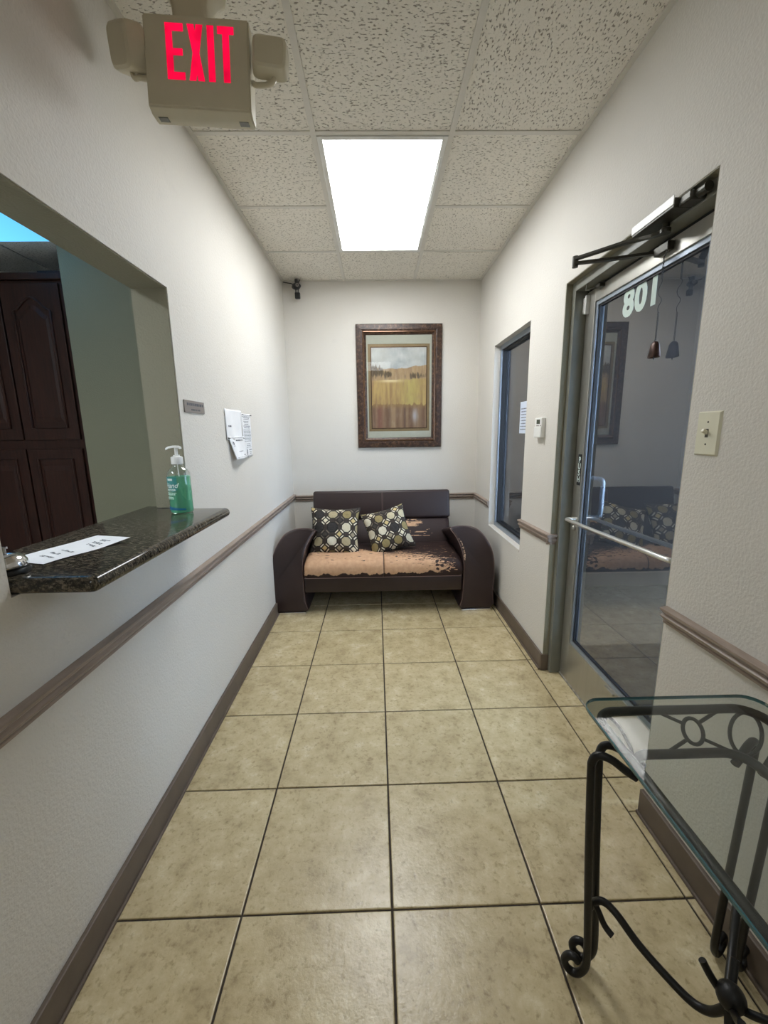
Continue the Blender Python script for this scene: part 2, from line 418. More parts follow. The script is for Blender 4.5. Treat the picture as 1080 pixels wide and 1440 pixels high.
# ------------------------------------------------------------------ ceiling: deck, tee grid, panels
ce = struct(obj('ceiling', box((WLB, BY, CH+.06), (WRB, FY, CH+.16)), M['wall']))
GX, GY, TT = -.252, 2.1009, .6096
cols = [WL, GX, GX+TT, WR]; rows = [BY] + [GY+TT*k for k in range(-6, 3)] + [FY]
rows = [r for r in rows if r >= BY]
for x in (GX, GX+TT):
    bm = box((x-.012, BY, CH-.002), (x+.012, FY, CH+.012)); obj('grid_tee', bm, M['tbar'], ce)
for i in range(3):
    for y in rows[1:-1]:
        if i == 1 and (abs(y-(GY+TT)) < .01 or abs(y-(GY-5*TT)) < .01): continue          # covered by the light
        obj('grid_cross_tee', box((cols[i]+.012, y-.012, CH-.001), (cols[i+1]-.012, y+.012, CH+.012)), M['tbar'], ce)
for nm, lo, hi in (('wall_angle', (WL, BY, CH-.003), (WL+.02, FY, CH+.02)), ('wall_angle', (WR-.02, BY, CH-.003), (WR, FY, CH+.02)),
                   ('wall_angle', (WL+.02, FY-.02, CH-.003), (WR-.02, FY, CH+.02))):
    obj(nm, box(lo, hi), M['tbar'], ce)
for i in range(3):
    for j in range(len(rows)-1):
        ya, yb = rows[j], rows[j+1]
        if i == 1 and (GY-.01 < (ya+yb)/2 < GY+2*TT or GY-6*TT < (ya+yb)/2 < GY-4*TT): continue
        a, b = cols[i], cols[i+1]
        bm = bmesh.new(); nx, ny = 6, 6
        w, d = (b-a)-.016, (yb-ya)-.016
        sag = .012 if (i == 2 and ya > 3.2) else .002
        g2 = [[bm.verts.new((-w/2+w*p/nx, -d/2+d*q/ny, -sag*math.sin(PI*p/nx)*(1 if q == 0 else math.sin(PI*max(q, 1)/ny*.9+.1)))) for q in range(ny+1)] for p in range(nx+1)]
        for p in range(nx):
            for q in range(ny): bm.faces.new((g2[p][q], g2[p][q+1], g2[p+1][q+1], g2[p+1][q]))
        r = bmesh.ops.extrude_face_region(bm, geom=bm.faces[:])
        for v in r['geom']:
            if isinstance(v, bmesh.types.BMVert): v.co.z += .015
        o = obj('panel', fix(bm), M['ctile_y'] if i == 2 and j % 2 == 0 else M['ctile_x'], ce)
        o.location = ((a+b)/2, (ya+yb)/2, CH+.0035)

# ------------------------------------------------------------------ trims: baseboards and chair rails
RAILP = [(0, 0), (.004, .0), (.009, .004), (.009, .010), (.006, .013), (.010, .017), (.018, .024), (.020, .030), (.014, .036), (.013, .040), (.020, .045), (.024, .049), (.024, .056), (0, .060)]
RZ = .745
def rail(name, p0, p1, nrm):
    p0, p1, n = Vector(p0), Vector(p1), Vector(nrm)
    o = obj(name, fix(prism(RAILP, lambda a, b, t: p0.lerp(p1, t)+n*a+Vector((0, 0, b)), 0, 1)), M['rail'], None, .5)
    return o
struct(rail('trim_1', (WL, BY, RZ), (WL, FY, RZ), (1, 0, 0)))
struct(rail('trim_2', (WL+.02, FY, RZ-.012), (WR-.02, FY, RZ-.012), (0, -1, 0)))
struct(rail('trim_3', (WR, NY1+.0, RZ-.012), (WR, FY, RZ-.012), (-1, 0, 0)))
t4 = struct(rail('trim_4', (WR, DY1-.022, RZ+.012), (WR, NY0, RZ-.004), (-1, 0, 0)))
obj('rail_return', fix(prism(RAILP, lambda a, b, t: Vector((WR-.02+.052*t, DY1-a, RZ+.012+b)), 0, 1)), M['rail'], t4, .5)
struct(rail('trim_5', (WR, BY, RZ), (WR, DY0-.006, RZ), (-1, 0, 0)))
def base(name, lo, hi):
    bm = box(lo, hi, .003); dx, dy = hi[0]-lo[0], hi[1]-lo[1]
    if dy > dx:
        a, b = (hi[0]-.001, hi[0]+.007) if lo[0] < 0 else (lo[0]-.007, lo[0]+.001)
        add_box(bm, (a, lo[1], lo[2]), (b, hi[1]-(.02 if hi[1] > 3 else 0), .012), .002)
    return struct(obj(name, bm, M['rubber']))
BH = .1
base('baseboard_left', (WL, BY, 0.0005), (WL+.014, FY-.002, BH))
base('baseboard_back', (WL+.015, FY-.014, 0.0005), (WR-.015, FY, BH))
b3 = base('baseboard_right', (WR-.014, DY1-.004, 0.0005), (WR, FY-.002, BH))
obj('base_return', box((WR-.012, DY1-.011, 0.0005), (WR+.032, DY1, BH), .003), M['rubber'], b3)
base('baseboard_front', (WR-.014, BY, 0.0005), (WR, DY0-.002, BH))
# ------------------------------------------------------------------ door with frame
dr = struct(thing('door_1', 'x', 'x', (1.055, (DY0+DY1)/2, 0))); del dr['label'], dr['category']
bm = bmesh.new()
FX0, FX1 = .978, 1.10
def frame_leg(y0, y1):
    add_box(bm, (FX0, y0, 0), (FX1, y1, DZ-.001), .002)
frame_leg(DY1-.036, DY1); frame_leg(DY0, DY0+.034); add_box(bm, (FX0, DY0+.034, DZ-.046), (FX1, DY1-.036, DZ-.001), .002)
obj('door_frame', bm, M['steel'], dr)
bm = bmesh.new(); add_box(bm, (1.040, DY1-.044, .012), (1.066, DY1-.035, DZ-.05)); add_box(bm, (1.040, DY0+.042, 2.018), (1.066, DY1-.044, DZ-.045)); obj('weather_strip', bm, M['gasket'], dr)
bm = bmesh.new(); add_box(bm, (WR+.0015, DY1-.004, BH), (FX0+.002, DY1+.001, DZ-.001)); add_box(bm, (WR+.0015, DY0-.001, BH), (FX0+.002, DY0+.004, DZ-.001)); add_box(bm, (WR+.0015, DY0, DZ-.004), (FX0+.002, DY1, DZ+.001)); obj('shaded_reveal', bm, M['jamb_shade'], dr)  # door reveals in the darker tone that stands in for shade
SX0, SX1 = 1.033, 1.076; SY0, SY1 = DY0+.042, DY1-.043; GYa, GYb, GZa, GZb = SY0+.07, 2.062, .235, 1.958; ST = 2.018
bm = bmesh.new(); add_box(bm, (SX0, GYb, .012), (SX1, SY1, ST), .002); obj('stile', bm, M['alu'], dr)
bm = bmesh.new(); add_box(bm, (SX0, SY0, .012), (SX1, GYa, ST), .002); obj('stile', bm, M['alu'], dr)
obj('top_rail', box((SX0, GYa, GZb), (SX1, GYb, ST), .002), M['alu'], dr)
obj('kick_rail', box((SX0, GYa, .012), (SX1, GYb, GZa), .002), M['alu'], dr)
def bead(y0, y1, z0, z1, x0, x1, w, m, name):
    bm = bmesh.new()
    add_box(bm, (x0, y0, z0), (x1, y0+w, z1)); add_box(bm, (x0, y1-w, z0), (x1, y1, z1))
    add_box(bm, (x0, y0+w, z0), (x1, y1-w, z0+w)); add_box(bm, (x0, y0+w, z1-w), (x1, y1-w, z1)); return obj(name, bm, m, dr)
bead(GYa, GYb, GZa, GZb, 1.04, 1.07, .017, M['alu_blue'], 'glazing_bead')
bead(GYa+.017, GYb-.017, GZa+.017, GZb-.017, 1.046, 1.064, .008, M['gasket'], 'gasket')
obj('glass', box((1.053, GYa+.018, GZa+.018), (1.0545, GYb-.018, GZb-.018)), M['tinted'], dr)
# digits applied to the outside of the glass, reading from outside
bm = text_bm('108', .146, .0066, .0004, spacing=1.10); place(bm, (1.0523, 1.742, 1.882), (0, 1, 0), (0, 0, 1)); obj('digits', bm, M['mint'], dr)
# push sign on the stile
ps = obj('push_sign', box((1.0315, 2.072, 1.095), (1.0335, 2.108, 1.252), .0008), M['black'], dr)
bm = bmesh.new()
for ch, z in zip('PUSH', (1.222, 1.190, 1.157, 1.124)):
    b2 = text_bm(ch, .040, .0012, .0002); place(b2, (1.0312, 2.09, z), (0, -1, 0), (0, 0, 1))
    me = bpy.data.meshes.new('q'); b2.to_mesh(me); b2.free(); bm.from_mesh(me)
obj('lettering', bm, M['labelwhite'], ps)
# push bar
pb = smoothpath([(1.034, 2.085, .918), (1.0, 2.088, .918), (.985, 2.083, .9185), (.982, 2.06, .919), (.982, 1.9, .92)], 5)[:-1] + [Vector((.982, 1.9, .92)), Vector((.982, 1.5, .932)), Vector((.982, 1.34, .937))] + [Vector((.985, 1.322, .937)), Vector((1.0, 1.315, .937)), Vector((1.034, 1.315, .937))]
obj('push_bar', tube(pb, .0095, 12), M['bar'], dr, .8)
bm = lathe([(0, 0), (.014, 0), (.014, .008), (.009, .013), (0, .013)], (0, 0, 0), 16, mtx=Matrix.Translation((1.0335, 2.095, .868)) @ Matrix.Rotation(-PI/2, 4, 'Y'))
obj('lock_cylinder', bm, M['alu'], dr, .6)
ph = smoothpath([(1.076, 2.082, 1.132), (1.105, 2.055, 1.132), (1.122, 2.035, 1.126), (1.128, 2.03, 1.105), (1.128, 2.03, 1.03), (1.128, 2.03, .96), (1.122, 2.035, .938), (1.105, 2.055, .932), (1.076, 2.082, .932)], 6)
obj('pull_handle', tube(ph, .011, 12), M['alu_blue'], dr, .8)
hb = box((1.018, 2.123, 1.925), (1.045, 2.160, 1.998), .003); add_box(hb, (1.014, 2.112, 1.918), (1.034, 2.124, 2.003), .002); obj('hinge', hb, M['white_metal'], dr)
obj('latch_bracket', box((1.008, 1.985, 2.002), (1.036, 2.03, 2.018), .003), M['dark_metal'], dr)
obj('latch_hook', tube(smoothpath([(1.012, 2.01, 2.006), (.995, 2.03, 2.004), (.985, 2.055, 2.006), (.985, 2.055, 2.022), (.985, 2.055, 2.045)], 4), .003, 8), M['dark_metal'], dr)
obj('kick_pull', box((1.024, 1.62, .215), (1.034, 1.69, .226), .002), M['alu'], dr)
th = struct(obj('trim_6', box((1.03, DY0, -.002), (1.11, DY1, .010), .004), M['threshold']))
# closer
dc = thing('door_closer', 'grey hydraulic door closer with folded double arm above the glass door', 'door closer', (1.0, 1.5, DZ-.03))
bm = bmesh.new(); add_box(bm, (.921, 1.40, 2.038), (.997, 1.612, 2.066), .003); obj('closer_body', bm, M['dark_metal'], dc)
obj('closer_cover', box((.9185, 1.40, 2.046), (.9215, 1.612, 2.0725), .001), M['white'], dc)
bm = bmesh.new(); add_box(bm, (.932, 1.345, 2.036), (.985, 1.40, 2.064), .006); add_tube(bm, [(.957, 1.31, 2.05), (.957, 1.345, 2.05)], .014, 12); obj('end_cap', bm, M['dark_metal'], dc)
bm = lathe([(0, 0), (.017, 0), (.017, .012), (.011, .016), (.011, .03), (0, .03)], (.967, 1.5, 2.008), 16); obj('spindle', bm, M['dark_metal'], dc, .6)
def flat_bar(bm, pts, w, h):
    P = [Vector(p) for p in pts]; rings = []
    for i, p in enumerate(P):
        t = (P[min(i+1, len(P)-1)]-P[max(i-1, 0)]).normalized(); s = Vector((-t.y, t.x, 0)).normalized()
        rings.append([bm.verts.new(p+s*a*w/2+Vector((0, 0, b*h/2))) for a, b in ((-1, -1), (1, -1), (1, 1), (-1, 1))])
    for a, b in zip(rings, rings[1:]):
        for k in range(4): bm.faces.new((a[k], a[(k+1) % 4], b[(k+1) % 4], b[k]))
    bm.faces.new(rings[0]); bm.faces.new(rings[-1]); return fix(bm)
obj('main_arm', flat_bar(bmesh.new(), [(.967, 1.5, 2.012), (.945, 1.53, 2.012), (.93, 1.57, 2.02), (.90, 1.62, 2.028), (.80, 1.78, 2.036)], .022, .009), M['dark_metal'], dc)
obj('forearm', flat_bar(bmesh.new(), [(.80, 1.78, 2.020), (.90, 1.71, 2.008), (1.02, 1.625, 1.996)], .021, .009), M['dark_metal'], dc)
obj('elbow_pin', lathe([(0, 0), (.011, 0), (.011, .04), (0, .04)], (.80, 1.78, 2.005), 12), M['dark_metal'], dc)
bm = box((1.010, 1.545, 1.978), (1.0335, 1.62, 2.008), .003); add_tube(bm, [(1.02, 1.59, 1.985), (1.02, 1.59, 2.012)], .009, 10); obj('door_shoe', bm, M['dark_metal'], dc)
# bell on a chain hung from the shoe
bx, byy = 1.019, 1.572
bl = thing('hanging_bell', 'small dark copper cow bell dangling on a thin chain against the door glass', 'bell', (bx, byy, 1.63))
def chain(z0, z1, n, x0, y0):
    bm = bmesh.new()
    for i in range(n):
        z = z0+(z1-z0)*(i+.5)/n; L = abs(z1-z0)/n*.72; a = (PI/2)*(i % 2)
        pts = [(x0+math.cos(a)*.0028*math.cos(t), y0+math.sin(a)*.0028*math.cos(t), z+L*math.sin(t)) for t in [2*PI*k/8 for k in range(8)]]
        add_tube(bm, pts, .0009, 5, True)
    return bm
obj('hook', tube(smoothpath([(bx, 1.556, 1.99), (bx-.005, 1.552, 1.972), (bx-.004, 1.566, 1.962), (bx, 1.572, 1.955), (bx, 1.572, 1.95)], 5), .0016, 6), M['iron'], bl)
obj('chain', chain(1.95, 1.895, 9, bx, byy), M['iron'], bl)
obj('wire', tube(smoothpath([(bx, byy, 1.896), (bx-.002, byy-.006, 1.882), (bx, byy+.012, 1.862), (bx, byy+.008, 1.843), (bx, byy-.010, 1.822), (bx, byy+.004, 1.803), (bx, byy+.004, 1.79), (bx, byy, 1.782)], 6), .0012, 6), M['iron'], bl)
obj('chain', chain(1.783, 1.686, 15, bx, byy), M['iron'], bl)
obj('bell_body', lathe([(0, .056), (.006, .056), (.013, .052), (.019, .042), (.023, .022), (.0275, .001), (.0265, 0), (.021, .022), (.016, .04), (0, .05)], (bx, byy, 1.630), 20, .62, 1.05), M['rust'], bl, 1)
obj('clapper', tube([(bx, byy, 1.68), (bx, byy, 1.622)], .002, 8), M['iron'], bl)
# ------------------------------------------------------------------ window
wi = struct(thing('window_1', 'x', 'x', (1.03, (NY0+NY1)/2, NZ0))); del wi['label'], wi['category']
def ring(y0, y1, z0, z1, x0, x1, w, m, name, par):
    bm = bmesh.new()
    add_box(bm, (x0, y0, z0), (x1, y0+w, z1)); add_box(bm, (x0, y1-w, z0), (x1, y1, z1))
    add_box(bm, (x0, y0+w, z0), (x1, y1-w, z0+w)); add_box(bm, (x0, y0+w, z1-w), (x1, y1-w, z1)); return obj(name, bm, m, par)
ring(NY0, NY1, NZ0, NZ1, .992, 1.055, .034, M['alu_blue'], 'window_frame', wi)
ring(NY0+.034, NY1-.034, NZ0+.034, NZ1-.034, 1.004, 1.050, .011, M['gasket'], 'gasket', wi)
obj('pane', box((1.030, NY0+.036, NZ0+.036), (1.0315, NY1-.036, NZ1-.036)), M['tinted'], wi)
obj('window_ledge', box((WR-.003, NY0+.002, NZ0-.012), (.992, NY1+.004, NZ0+.004), .003), M['wall'], wi)
def dashes(bm, fn, w, h, rows_, rnd, ch=.6, ragged=.8):
    """rows of text-like dashes on a sheet; fn(a, b) -> 3-D with a, b in metres from the top left"""
    for r_ in range(rows_):
        b0 = h*(r_+.5)/rows_; a = w*rnd.uniform(0, .08); end = w*rnd.uniform(ragged, 1)
        while a < end:
            L = rnd.uniform(.006, .018); L = min(L, end-a+.002); t = h/rows_*ch*.5
            vs = [bm.verts.new(fn(*q)) for q in ((a, b0-t), (a+L, b0-t), (a+L, b0+t), (a, b0+t))]; bm.faces.new(vs)
            a += L+rnd.uniform(.003, .006)
rnd = random.Random(3)
nt = obj('window_notice', box((1.027, 2.79, 1.352), (1.0295, 3.0, 1.568), .0008), M['skylit_paper'])
tag(nt, 'white paper notice tinted for blue outdoor light, taped inside the narrow window beside the thermostat', 'notice')
bm = bmesh.new(); dashes(bm, lambda a, b: (1.0266, 2.985-a, 1.53-b), .18, .16, 8, rnd, .35); obj('print', bm, M['ink'], nt)['kind'] = 'stuff'
# ------------------------------------------------------------------ thermostat, light switch
th = thing('thermostat', 'white thermostat with small grey screen on wall between window and door', 'thermostat', (WR, 2.385, 1.33))
obj('body', box((.9225, 2.335, 1.332), (WR, 2.438, 1.442), .004), M['white'], th)
obj('cover_door', box((.9195, 2.337, 1.334), (.9235, 2.44, 1.392), .003), M['white'], th)
obj('screen', box((.9215, 2.36, 1.408), (.9228, 2.408, 1.432), .0005), M['lcd'], th)
bm = bmesh.new()
for y in (2.345, 2.375, 2.395): add_box(bm, (.9212, y, 1.396), (.923, y+.012, 1.401), .0008)
obj('button', bm, M['rubber'], th)
sw = thing('light_switch', 'ivory toggle light switch plate on the wall right of the glass door', 'light switch', (WR, 1.18, 1.36))
bm = bmesh.new(); poly = [(-.0425, -.062), (.0425, -.062), (.0425, .062), (-.0425, .062)]
A = [bm.verts.new((WR, 1.18+a, 1.36+b)) for a, b in poly]; B = [bm.verts.new((WR-.0055, 1.18+a*.88, 1.36+b*.93)) for a, b in poly]
bm.faces.new(B)
for i in range(4): bm.faces.new((A[i], A[(i+1) % 4], B[(i+1) % 4], B[i]))
obj('plate', fix(bm), M['ivory'], sw)
bm = bmesh.new(); add_box(bm, (WR-.0062, 1.1745, 1.349), (WR-.005, 1.1855, 1.373)); obj('slot', bm, M['dark_metal'], sw)
mt = Matrix.Translation((WR-.005, 1.18, 1.362)) @ Matrix.Rotation(.5, 4, 'Y')
obj('toggle', box((-.016, -.0045, -.005), (.002, .0045, .005), .0015, mt), M['ivory'], sw)
for z in (1.33, 1.392):
    obj('screw', lathe([(0, 0), (.003, 0), (.002, .0012), (0, .0012)], (0, 0, 0), 10, mtx=Matrix.Translation((WR-.0055, 1.18, z)) @ Matrix.Rotation(-PI/2, 4, 'Y')), M['dark_metal'], sw)
# ------------------------------------------------------------------ ceiling light
lt = thing('ceiling_light', 'white recessed fluorescent ceiling light with a glowing lens panel', 'ceiling light', (.053, GY+TT, CH))
LX0, LX1, LY0, LY1 = GX+.0125, GX+TT-.0125, GY+.0125, GY+2*TT-.0125
bm = bmesh.new(); w = .024
add_box(bm, (LX0, LY0, CH-.006), (LX0+w, LY1, CH+.012), .002); add_box(bm, (LX1-w, LY0, CH-.006), (LX1, LY1, CH+.012), .002)
add_box(bm, (LX0+w, LY0, CH-.006), (LX1-w, LY0+w, CH+.012), .002); add_box(bm, (LX0+w, LY1-w, CH-.006), (LX1-w, LY1, CH+.012), .002)
obj('frame', bm, M['white_metal'], lt)
obj('diffuser', box((LX0+w, LY0+w, CH-.001), (LX1-w, LY1-w, CH+.004)), M['diffuser'], lt)
obj('housing', box((LX0+.002, LY0+.002, CH+.012), (LX1-.002, LY1-.002, CH+.055)), M['white_metal'], lt)
obj('frame_latch', box((LX1-.017, LY0+.14, CH-.009), (LX1-.011, LY1-.2, CH-.005), .001), M['white_metal'], lt)
l2 = thing('ceiling_light', 'added unseen fill light over the near end of the hallway', 'ceiling light', (.053, GY-5*TT, CH))  # unseen lamp added to brighten the near walls
MY0, MY1 = GY-6*TT+.0125, GY-4*TT-.0125
bm = bmesh.new()
add_box(bm, (LX0, MY0, CH-.006), (LX0+w, MY1, CH+.012), .002); add_box(bm, (LX1-w, MY0, CH-.006), (LX1, MY1, CH+.012), .002)
add_box(bm, (LX0+w, MY0, CH-.006), (LX1-w, MY0+w, CH+.012), .002); add_box(bm, (LX0+w, MY1-w, CH-.006), (LX1-w, MY1, CH+.012), .002)
obj('frame', bm, M['white_metal'], l2)
obj('diffuser', box((LX0+w, MY0+w, CH-.001), (LX1-w, MY1-w, CH+.004)), M['hall_fill'], l2)
# ------------------------------------------------------------------ exit sign
ex = thing('exit_sign', 'beige emergency exit sign with red EXIT letters and two lamp heads', 'exit sign', (-.493, 1.45, CH))
yaw, rol = .033, .034
SM = Matrix.Translation((-.493, 1.423, 2.424)) @ Matrix.Rotation(yaw, 4, 'Z') @ Matrix.Rotation(rol, 4, 'Y')   # local: x right, z up, -y front
hw, hh, dp = .147, .112, .062
bm = bmesh.new(); prof = [(0, hh), (dp, hh), (dp, -hh-.012), (.022, -hh-.012), (0, -hh)]
add_prism(bm, prof, lambda a, b, t: (t, a, b), -hw, hw)
bmesh.ops.bevel(bm, geom=bm.edges[:], offset=.004, segments=2, affect='EDGES')
for v in bm.verts: v.co = SM @ v.co
obj('housing', bm, M['signbody'], ex, .6)
def letter(polys):
    bm = bmesh.new()
    for p in polys: add_prism(bm, p, lambda a, b, t: (a, t, b), -.0008, .0015)
    for v in bm.verts: v.co = SM @ v.co
    return bm
zt, zb, s = .091, -.045, .019
e0 = -.086
ltr = obj('exit_letter', letter([[(e0, zb), (e0+s, zb), (e0+s, zt), (e0, zt)], [(e0+s, zt-s), (e0+.05, zt-s), (e0+.05, zt), (e0+s, zt)], [(e0+s, .014), (e0+.046, .014), (e0+.046, .031), (e0+s, .031)], [(e0+s, zb), (e0+.05, zb), (e0+.05, zb+s), (e0+s, zb+s)]]), M['exitglow'], ex)
x0 = -.025
obj('exit_letter', letter([[(x0, zt), (x0+.019, zt), (x0+.044, zb), (x0+.025, zb)], [(x0+.025, zt), (x0+.044, zt), (x0+.019, zb), (x0, zb)]]), M['exitglow'], ex)
obj('exit_letter', letter([[(.030, zb), (.049, zb), (.049, zt), (.030, zt)]]), M['exitglow'], ex)
obj('exit_letter', letter([[(.059, zt-s), (.105, zt-s), (.105, zt), (.059, zt)], [(.0725, zb), (.0915, zb), (.0915, zt-s), (.0725, zt-s)]]), M['exitglow'], ex)
for xx in (-.118, .118):
    bm = box((xx-.014, .026, -hh-.0135), (xx+.014, .046, -hh-.011), .0005, SM); obj('test_window', bm, M['lens_dark'], ex)
bm = bmesh.new()
pr = [(.078, 0), (.078, .03), (.07, .07), (.055, .105), (.055, .128)]
for (a, z), (b, z2) in zip(pr, pr[1:]): pass
def rsq(cx, cy, hx, hy, z, n=24):
    return [Vector((cx+hx*(abs(math.cos(t))**.34)*math.copysign(1, math.cos(t)), cy+hy*(abs(math.sin(t))**.34)*math.copysign(1, math.sin(t)), z)) for t in [2*PI*k/n for k in range(n)]]
def loft(bm, rings, capa=True, capb=True):
    R = [[bm.verts.new(p) for p in r_] for r_ in rings]; n = len(R[0])
    for a, b in zip(R, R[1:]):
        for k in range(n): bm.faces.new((a[k], a[(k+1) % n], b[(k+1) % n], b[k]))
    if capa: bm.faces.new(R[0][::-1])
    if capb: bm.faces.new(R[-1])
    return fix(bm)
loft(bm, [rsq(-.512, 1.468, .05, .03, 2.525), rsq(-.512, 1.47, .052, .032, 2.58), rsq(-.512, 1.475, .064, .045, 2.615), rsq(-.512, 1.48, .082, .062, 2.640), rsq(-.512, 1.48, .086, .066, CH-.0005)])
obj('canopy', bm, M['signbody'], ex, .7)
obj('canopy_screw', lathe([(0, 0), (.005, 0), (.005, .004), (0, .004)], (0, 0, 0), 10, mtx=Matrix.Translation((-.512, 1.417, 2.638)) @ Matrix.Rotation(PI/2, 4, 'X')), M['dark_metal'], ex)
def lamp(cx, cz, mtx, side):
    spec = [(.040, .036, -.020), (.047, .042, -.015), (.050, .045, -.004), (.052, .047, .022), (.047, .042, .030)]
    root = obj('lamp_head', loft(bmesh.new(), [[mtx @ Vector((p.x, z, p.y)) for p in rsq(0, 0, a, b, 0, 32)] for a, b, z in spec]), M['signbody'], ex, .5)
    obj('lamp_lens', loft(bmesh.new(), [[mtx @ Vector((p.x, z, p.y)) for p in rsq(0, 0, .043, .038, 0, 32)] for z in (.0295, .032)]), M['white'], root)
    return root
lamp(0, 0, Matrix.Translation((-.289, 1.44, 2.452)) @ Matrix.Rotation(.10, 4, 'Z') @ Matrix.Rotation(.06, 4, 'Y') @ Matrix.Rotation(-.10, 4, 'X'), 1)
lamp(0, 0, Matrix.Translation((-.700, 1.435, 2.470)) @ Matrix.Scale(1.16, 4) @ Matrix.Rotation(-.62, 4, 'Z') @ Matrix.Rotation(.35, 4, 'Y') @ Matrix.Rotation(.25, 4, 'X'), -1)
for sx, z in ((-1, 2.405), (1, 2.394)):
    a = SM @ Vector((sx*hw, .03, -.02)); cx = -.288 if sx > 0 else -.688
    bm = bmesh.new(); add_tube(bm, smoothpath([a, (a.x+sx*.012, a.y, a.z-.006), ((a.x+cx)/2+sx*.01, a.y, z), (cx, 1.45, z), (cx+sx*.006, 1.45, z+.012), (cx+sx*.006, 1.45, z+.03)], 4), .0075, 10); obj('lamp_bracket', bm, M['signbody'], ex, .8)
# ------------------------------------------------------------------ security camera
sc = thing('security_camera', 'small black security camera on a wire in the upper left corner', 'camera', (-.66, 3.86, 2.62))
bm = lathe([(0, -.032), (.016, -.032), (.021, -.027), (.022, .02), (.017, .036), (0, .036)], (0, 0, 0), 20, mtx=Matrix.Translation((-.655, 3.845, 2.602)) @ Matrix.Rotation(.35, 4, 'Z') @ Matrix.Rotation(PI/2, 4, 'X') @ Matrix.Scale(1.7, 4, (1, 0, 0)))
obj('camera_body', bm, M['black'], sc, .6)
obj('lens_ring', lathe([(.006, 0), (.014, 0), (.014, .004), (.006, .004)], (0, 0, 0), 20, mtx=Matrix.Translation((-.640, 3.806, 2.600)) @ Matrix.Rotation(PI/2, 4, 'X')), M['plaque'], sc, .6)
obj('mount', box((-.665, 3.83, 2.618), (-.640, 3.87, 2.656), .003), M['black'], sc)
obj('clip_base', box((-.672, 3.842, 2.506), (-.628, 3.872, 2.556), .006), M['black'], sc)
bm = bmesh.new()
for x in (-.664, -.652, -.640): add_tube(bm, [(x, 3.855, 2.552), (x, 3.852, 2.585)], .004, 8)
obj('clip_neck', bm, M['black'], sc)
obj('cable', tube(smoothpath([(-.775, 3.895, 2.652), (-.735, 3.88, 2.640), (-.700, 3.86, 2.628), (-.675, 3.85, 2.615)], 5), .004, 8), M['black'], sc)
obj('antenna', tube([(-.645, 3.85, 2.618), (-.622, 3.85, 2.655)], .0035, 8), M['black'], sc)
# ------------------------------------------------------------------ picture
pc = thing('framed_picture', 'framed landscape print in a wide mottled brown frame above the sofa', 'picture', (.221, FY, 1.232))
PX0, PX1, PZ0, PZ1 = -.162, .604, 1.232, 2.307
def miter_frame(x0, x1, z0, z1, prof, m, name, par):
    """prof: (inset from outer edge, stand-off from the wall) swept round the rectangle with mitred corners"""
    bm = bmesh.new(); rings = []
    for d, h in prof:
        rings.append([bm.verts.new((x, FY-h, z)) for x, z in ((x0+d, z0+d), (x1-d, z0+d), (x1-d, z1-d), (x0+d, z1-d))])
    for a, b in zip(rings, rings[1:]):
        for k in range(4): bm.faces.new((a[k], a[(k+1) % 4], b[(k+1) % 4], b[k]))
    return obj(name, fix(bm), m, par)
miter_frame(PX0, PX1, PZ0, PZ1, [(0, .001), (0, .024), (.006, .030), (.045, .032), (.056, .030)], M['burl'], 'frame', pc)
miter_frame(PX0, PX1, PZ0, PZ1, [(.056, .030), (.062, .036), (.068, .037), (.074, .030)], M['copper'], 'frame_lip', pc)
miter_frame(PX0, PX1, PZ0, PZ1, [(.074, .030), (.086, .022), (.090, .014)], M['burl'], 'inner_frame', pc)
mx0, mx1, mz0, mz1 = PX0+.088, PX1-.088, PZ0+.088, PZ1-.088
ax0, ax1, az0, az1 = -.028, .466, 1.410, 2.112
def mat_ring(o, i, y, m, name):
    bm = bmesh.new()
    A = [bm.verts.new((x, FY-y, z)) for x, z in ((o[0], o[2]), (o[1], o[2]), (o[1], o[3]), (o[0], o[3]))]
    B = [bm.verts.new((x, FY-y, z)) for x, z in ((i[0], i[2]), (i[1], i[2]), (i[1], i[3]), (i[0], i[3]))]
    D = [bm.verts.new((x, FY-y+.003, z)) for x, z in ((i[0], i[2]), (i[1], i[2]), (i[1], i[3]), (i[0], i[3]))]
    for k in range(4):
        bm.faces.new((A[k], A[(k+1) % 4], B[(k+1) % 4], B[k])); bm.faces.new((B[k], B[(k+1) % 4], D[(k+1) % 4], D[k]))
    return obj(name, fix(bm), m, pc)
g1 = (ax0-.030, ax1+.030, az0-.030, az1+.030)
mat_ring((mx0, mx1, mz0, mz1), g1, .012, M['matboard'], 'matboard')
mat_ring(g1, (ax0-.008, ax1+.008, az0-.008, az1+.008), .010, M['fillet'], 'gold_fillet')
mat_ring((ax0-.009, ax1+.009, az0-.009, az1+.009), (ax0, ax1, az0, az1), .0085, M['copper'], 'inner_fillet')
def grid_attr(name, nx, ny, pos, colf, m, par, attr='print', smooth=False):
    vs = [pos(i/nx, j/ny) for j in range(ny+1) for i in range(nx+1)]
    fs = [(j*(nx+1)+i, j*(nx+1)+i+1, (j+1)*(nx+1)+i+1, (j+1)*(nx+1)+i) for j in range(ny) for i in range(nx)]
    me = bpy.data.meshes.new(name); me.from_pydata(vs, [], fs); me.update()
    ca = me.color_attributes.new(attr, 'FLOAT_COLOR', 'POINT')
    dat = np.array([colf(i/nx, j/ny) for j in range(ny+1) for i in range(nx+1)], dtype=np.float32)
    ca.data.foreach_set('color', dat.ravel())
    if smooth: me.polygons.foreach_set('use_smooth', [True]*len(me.polygons))
    return link(name, me, m, par)
def nz(x, y, z=0.0): return noise.noise(Vector((x, y, z)))
def fbm(x, y, z=0.0, o=4):
    return sum(nz(x*2**k, y*2**k, z+k*7.3)/2**k for k in range(o))
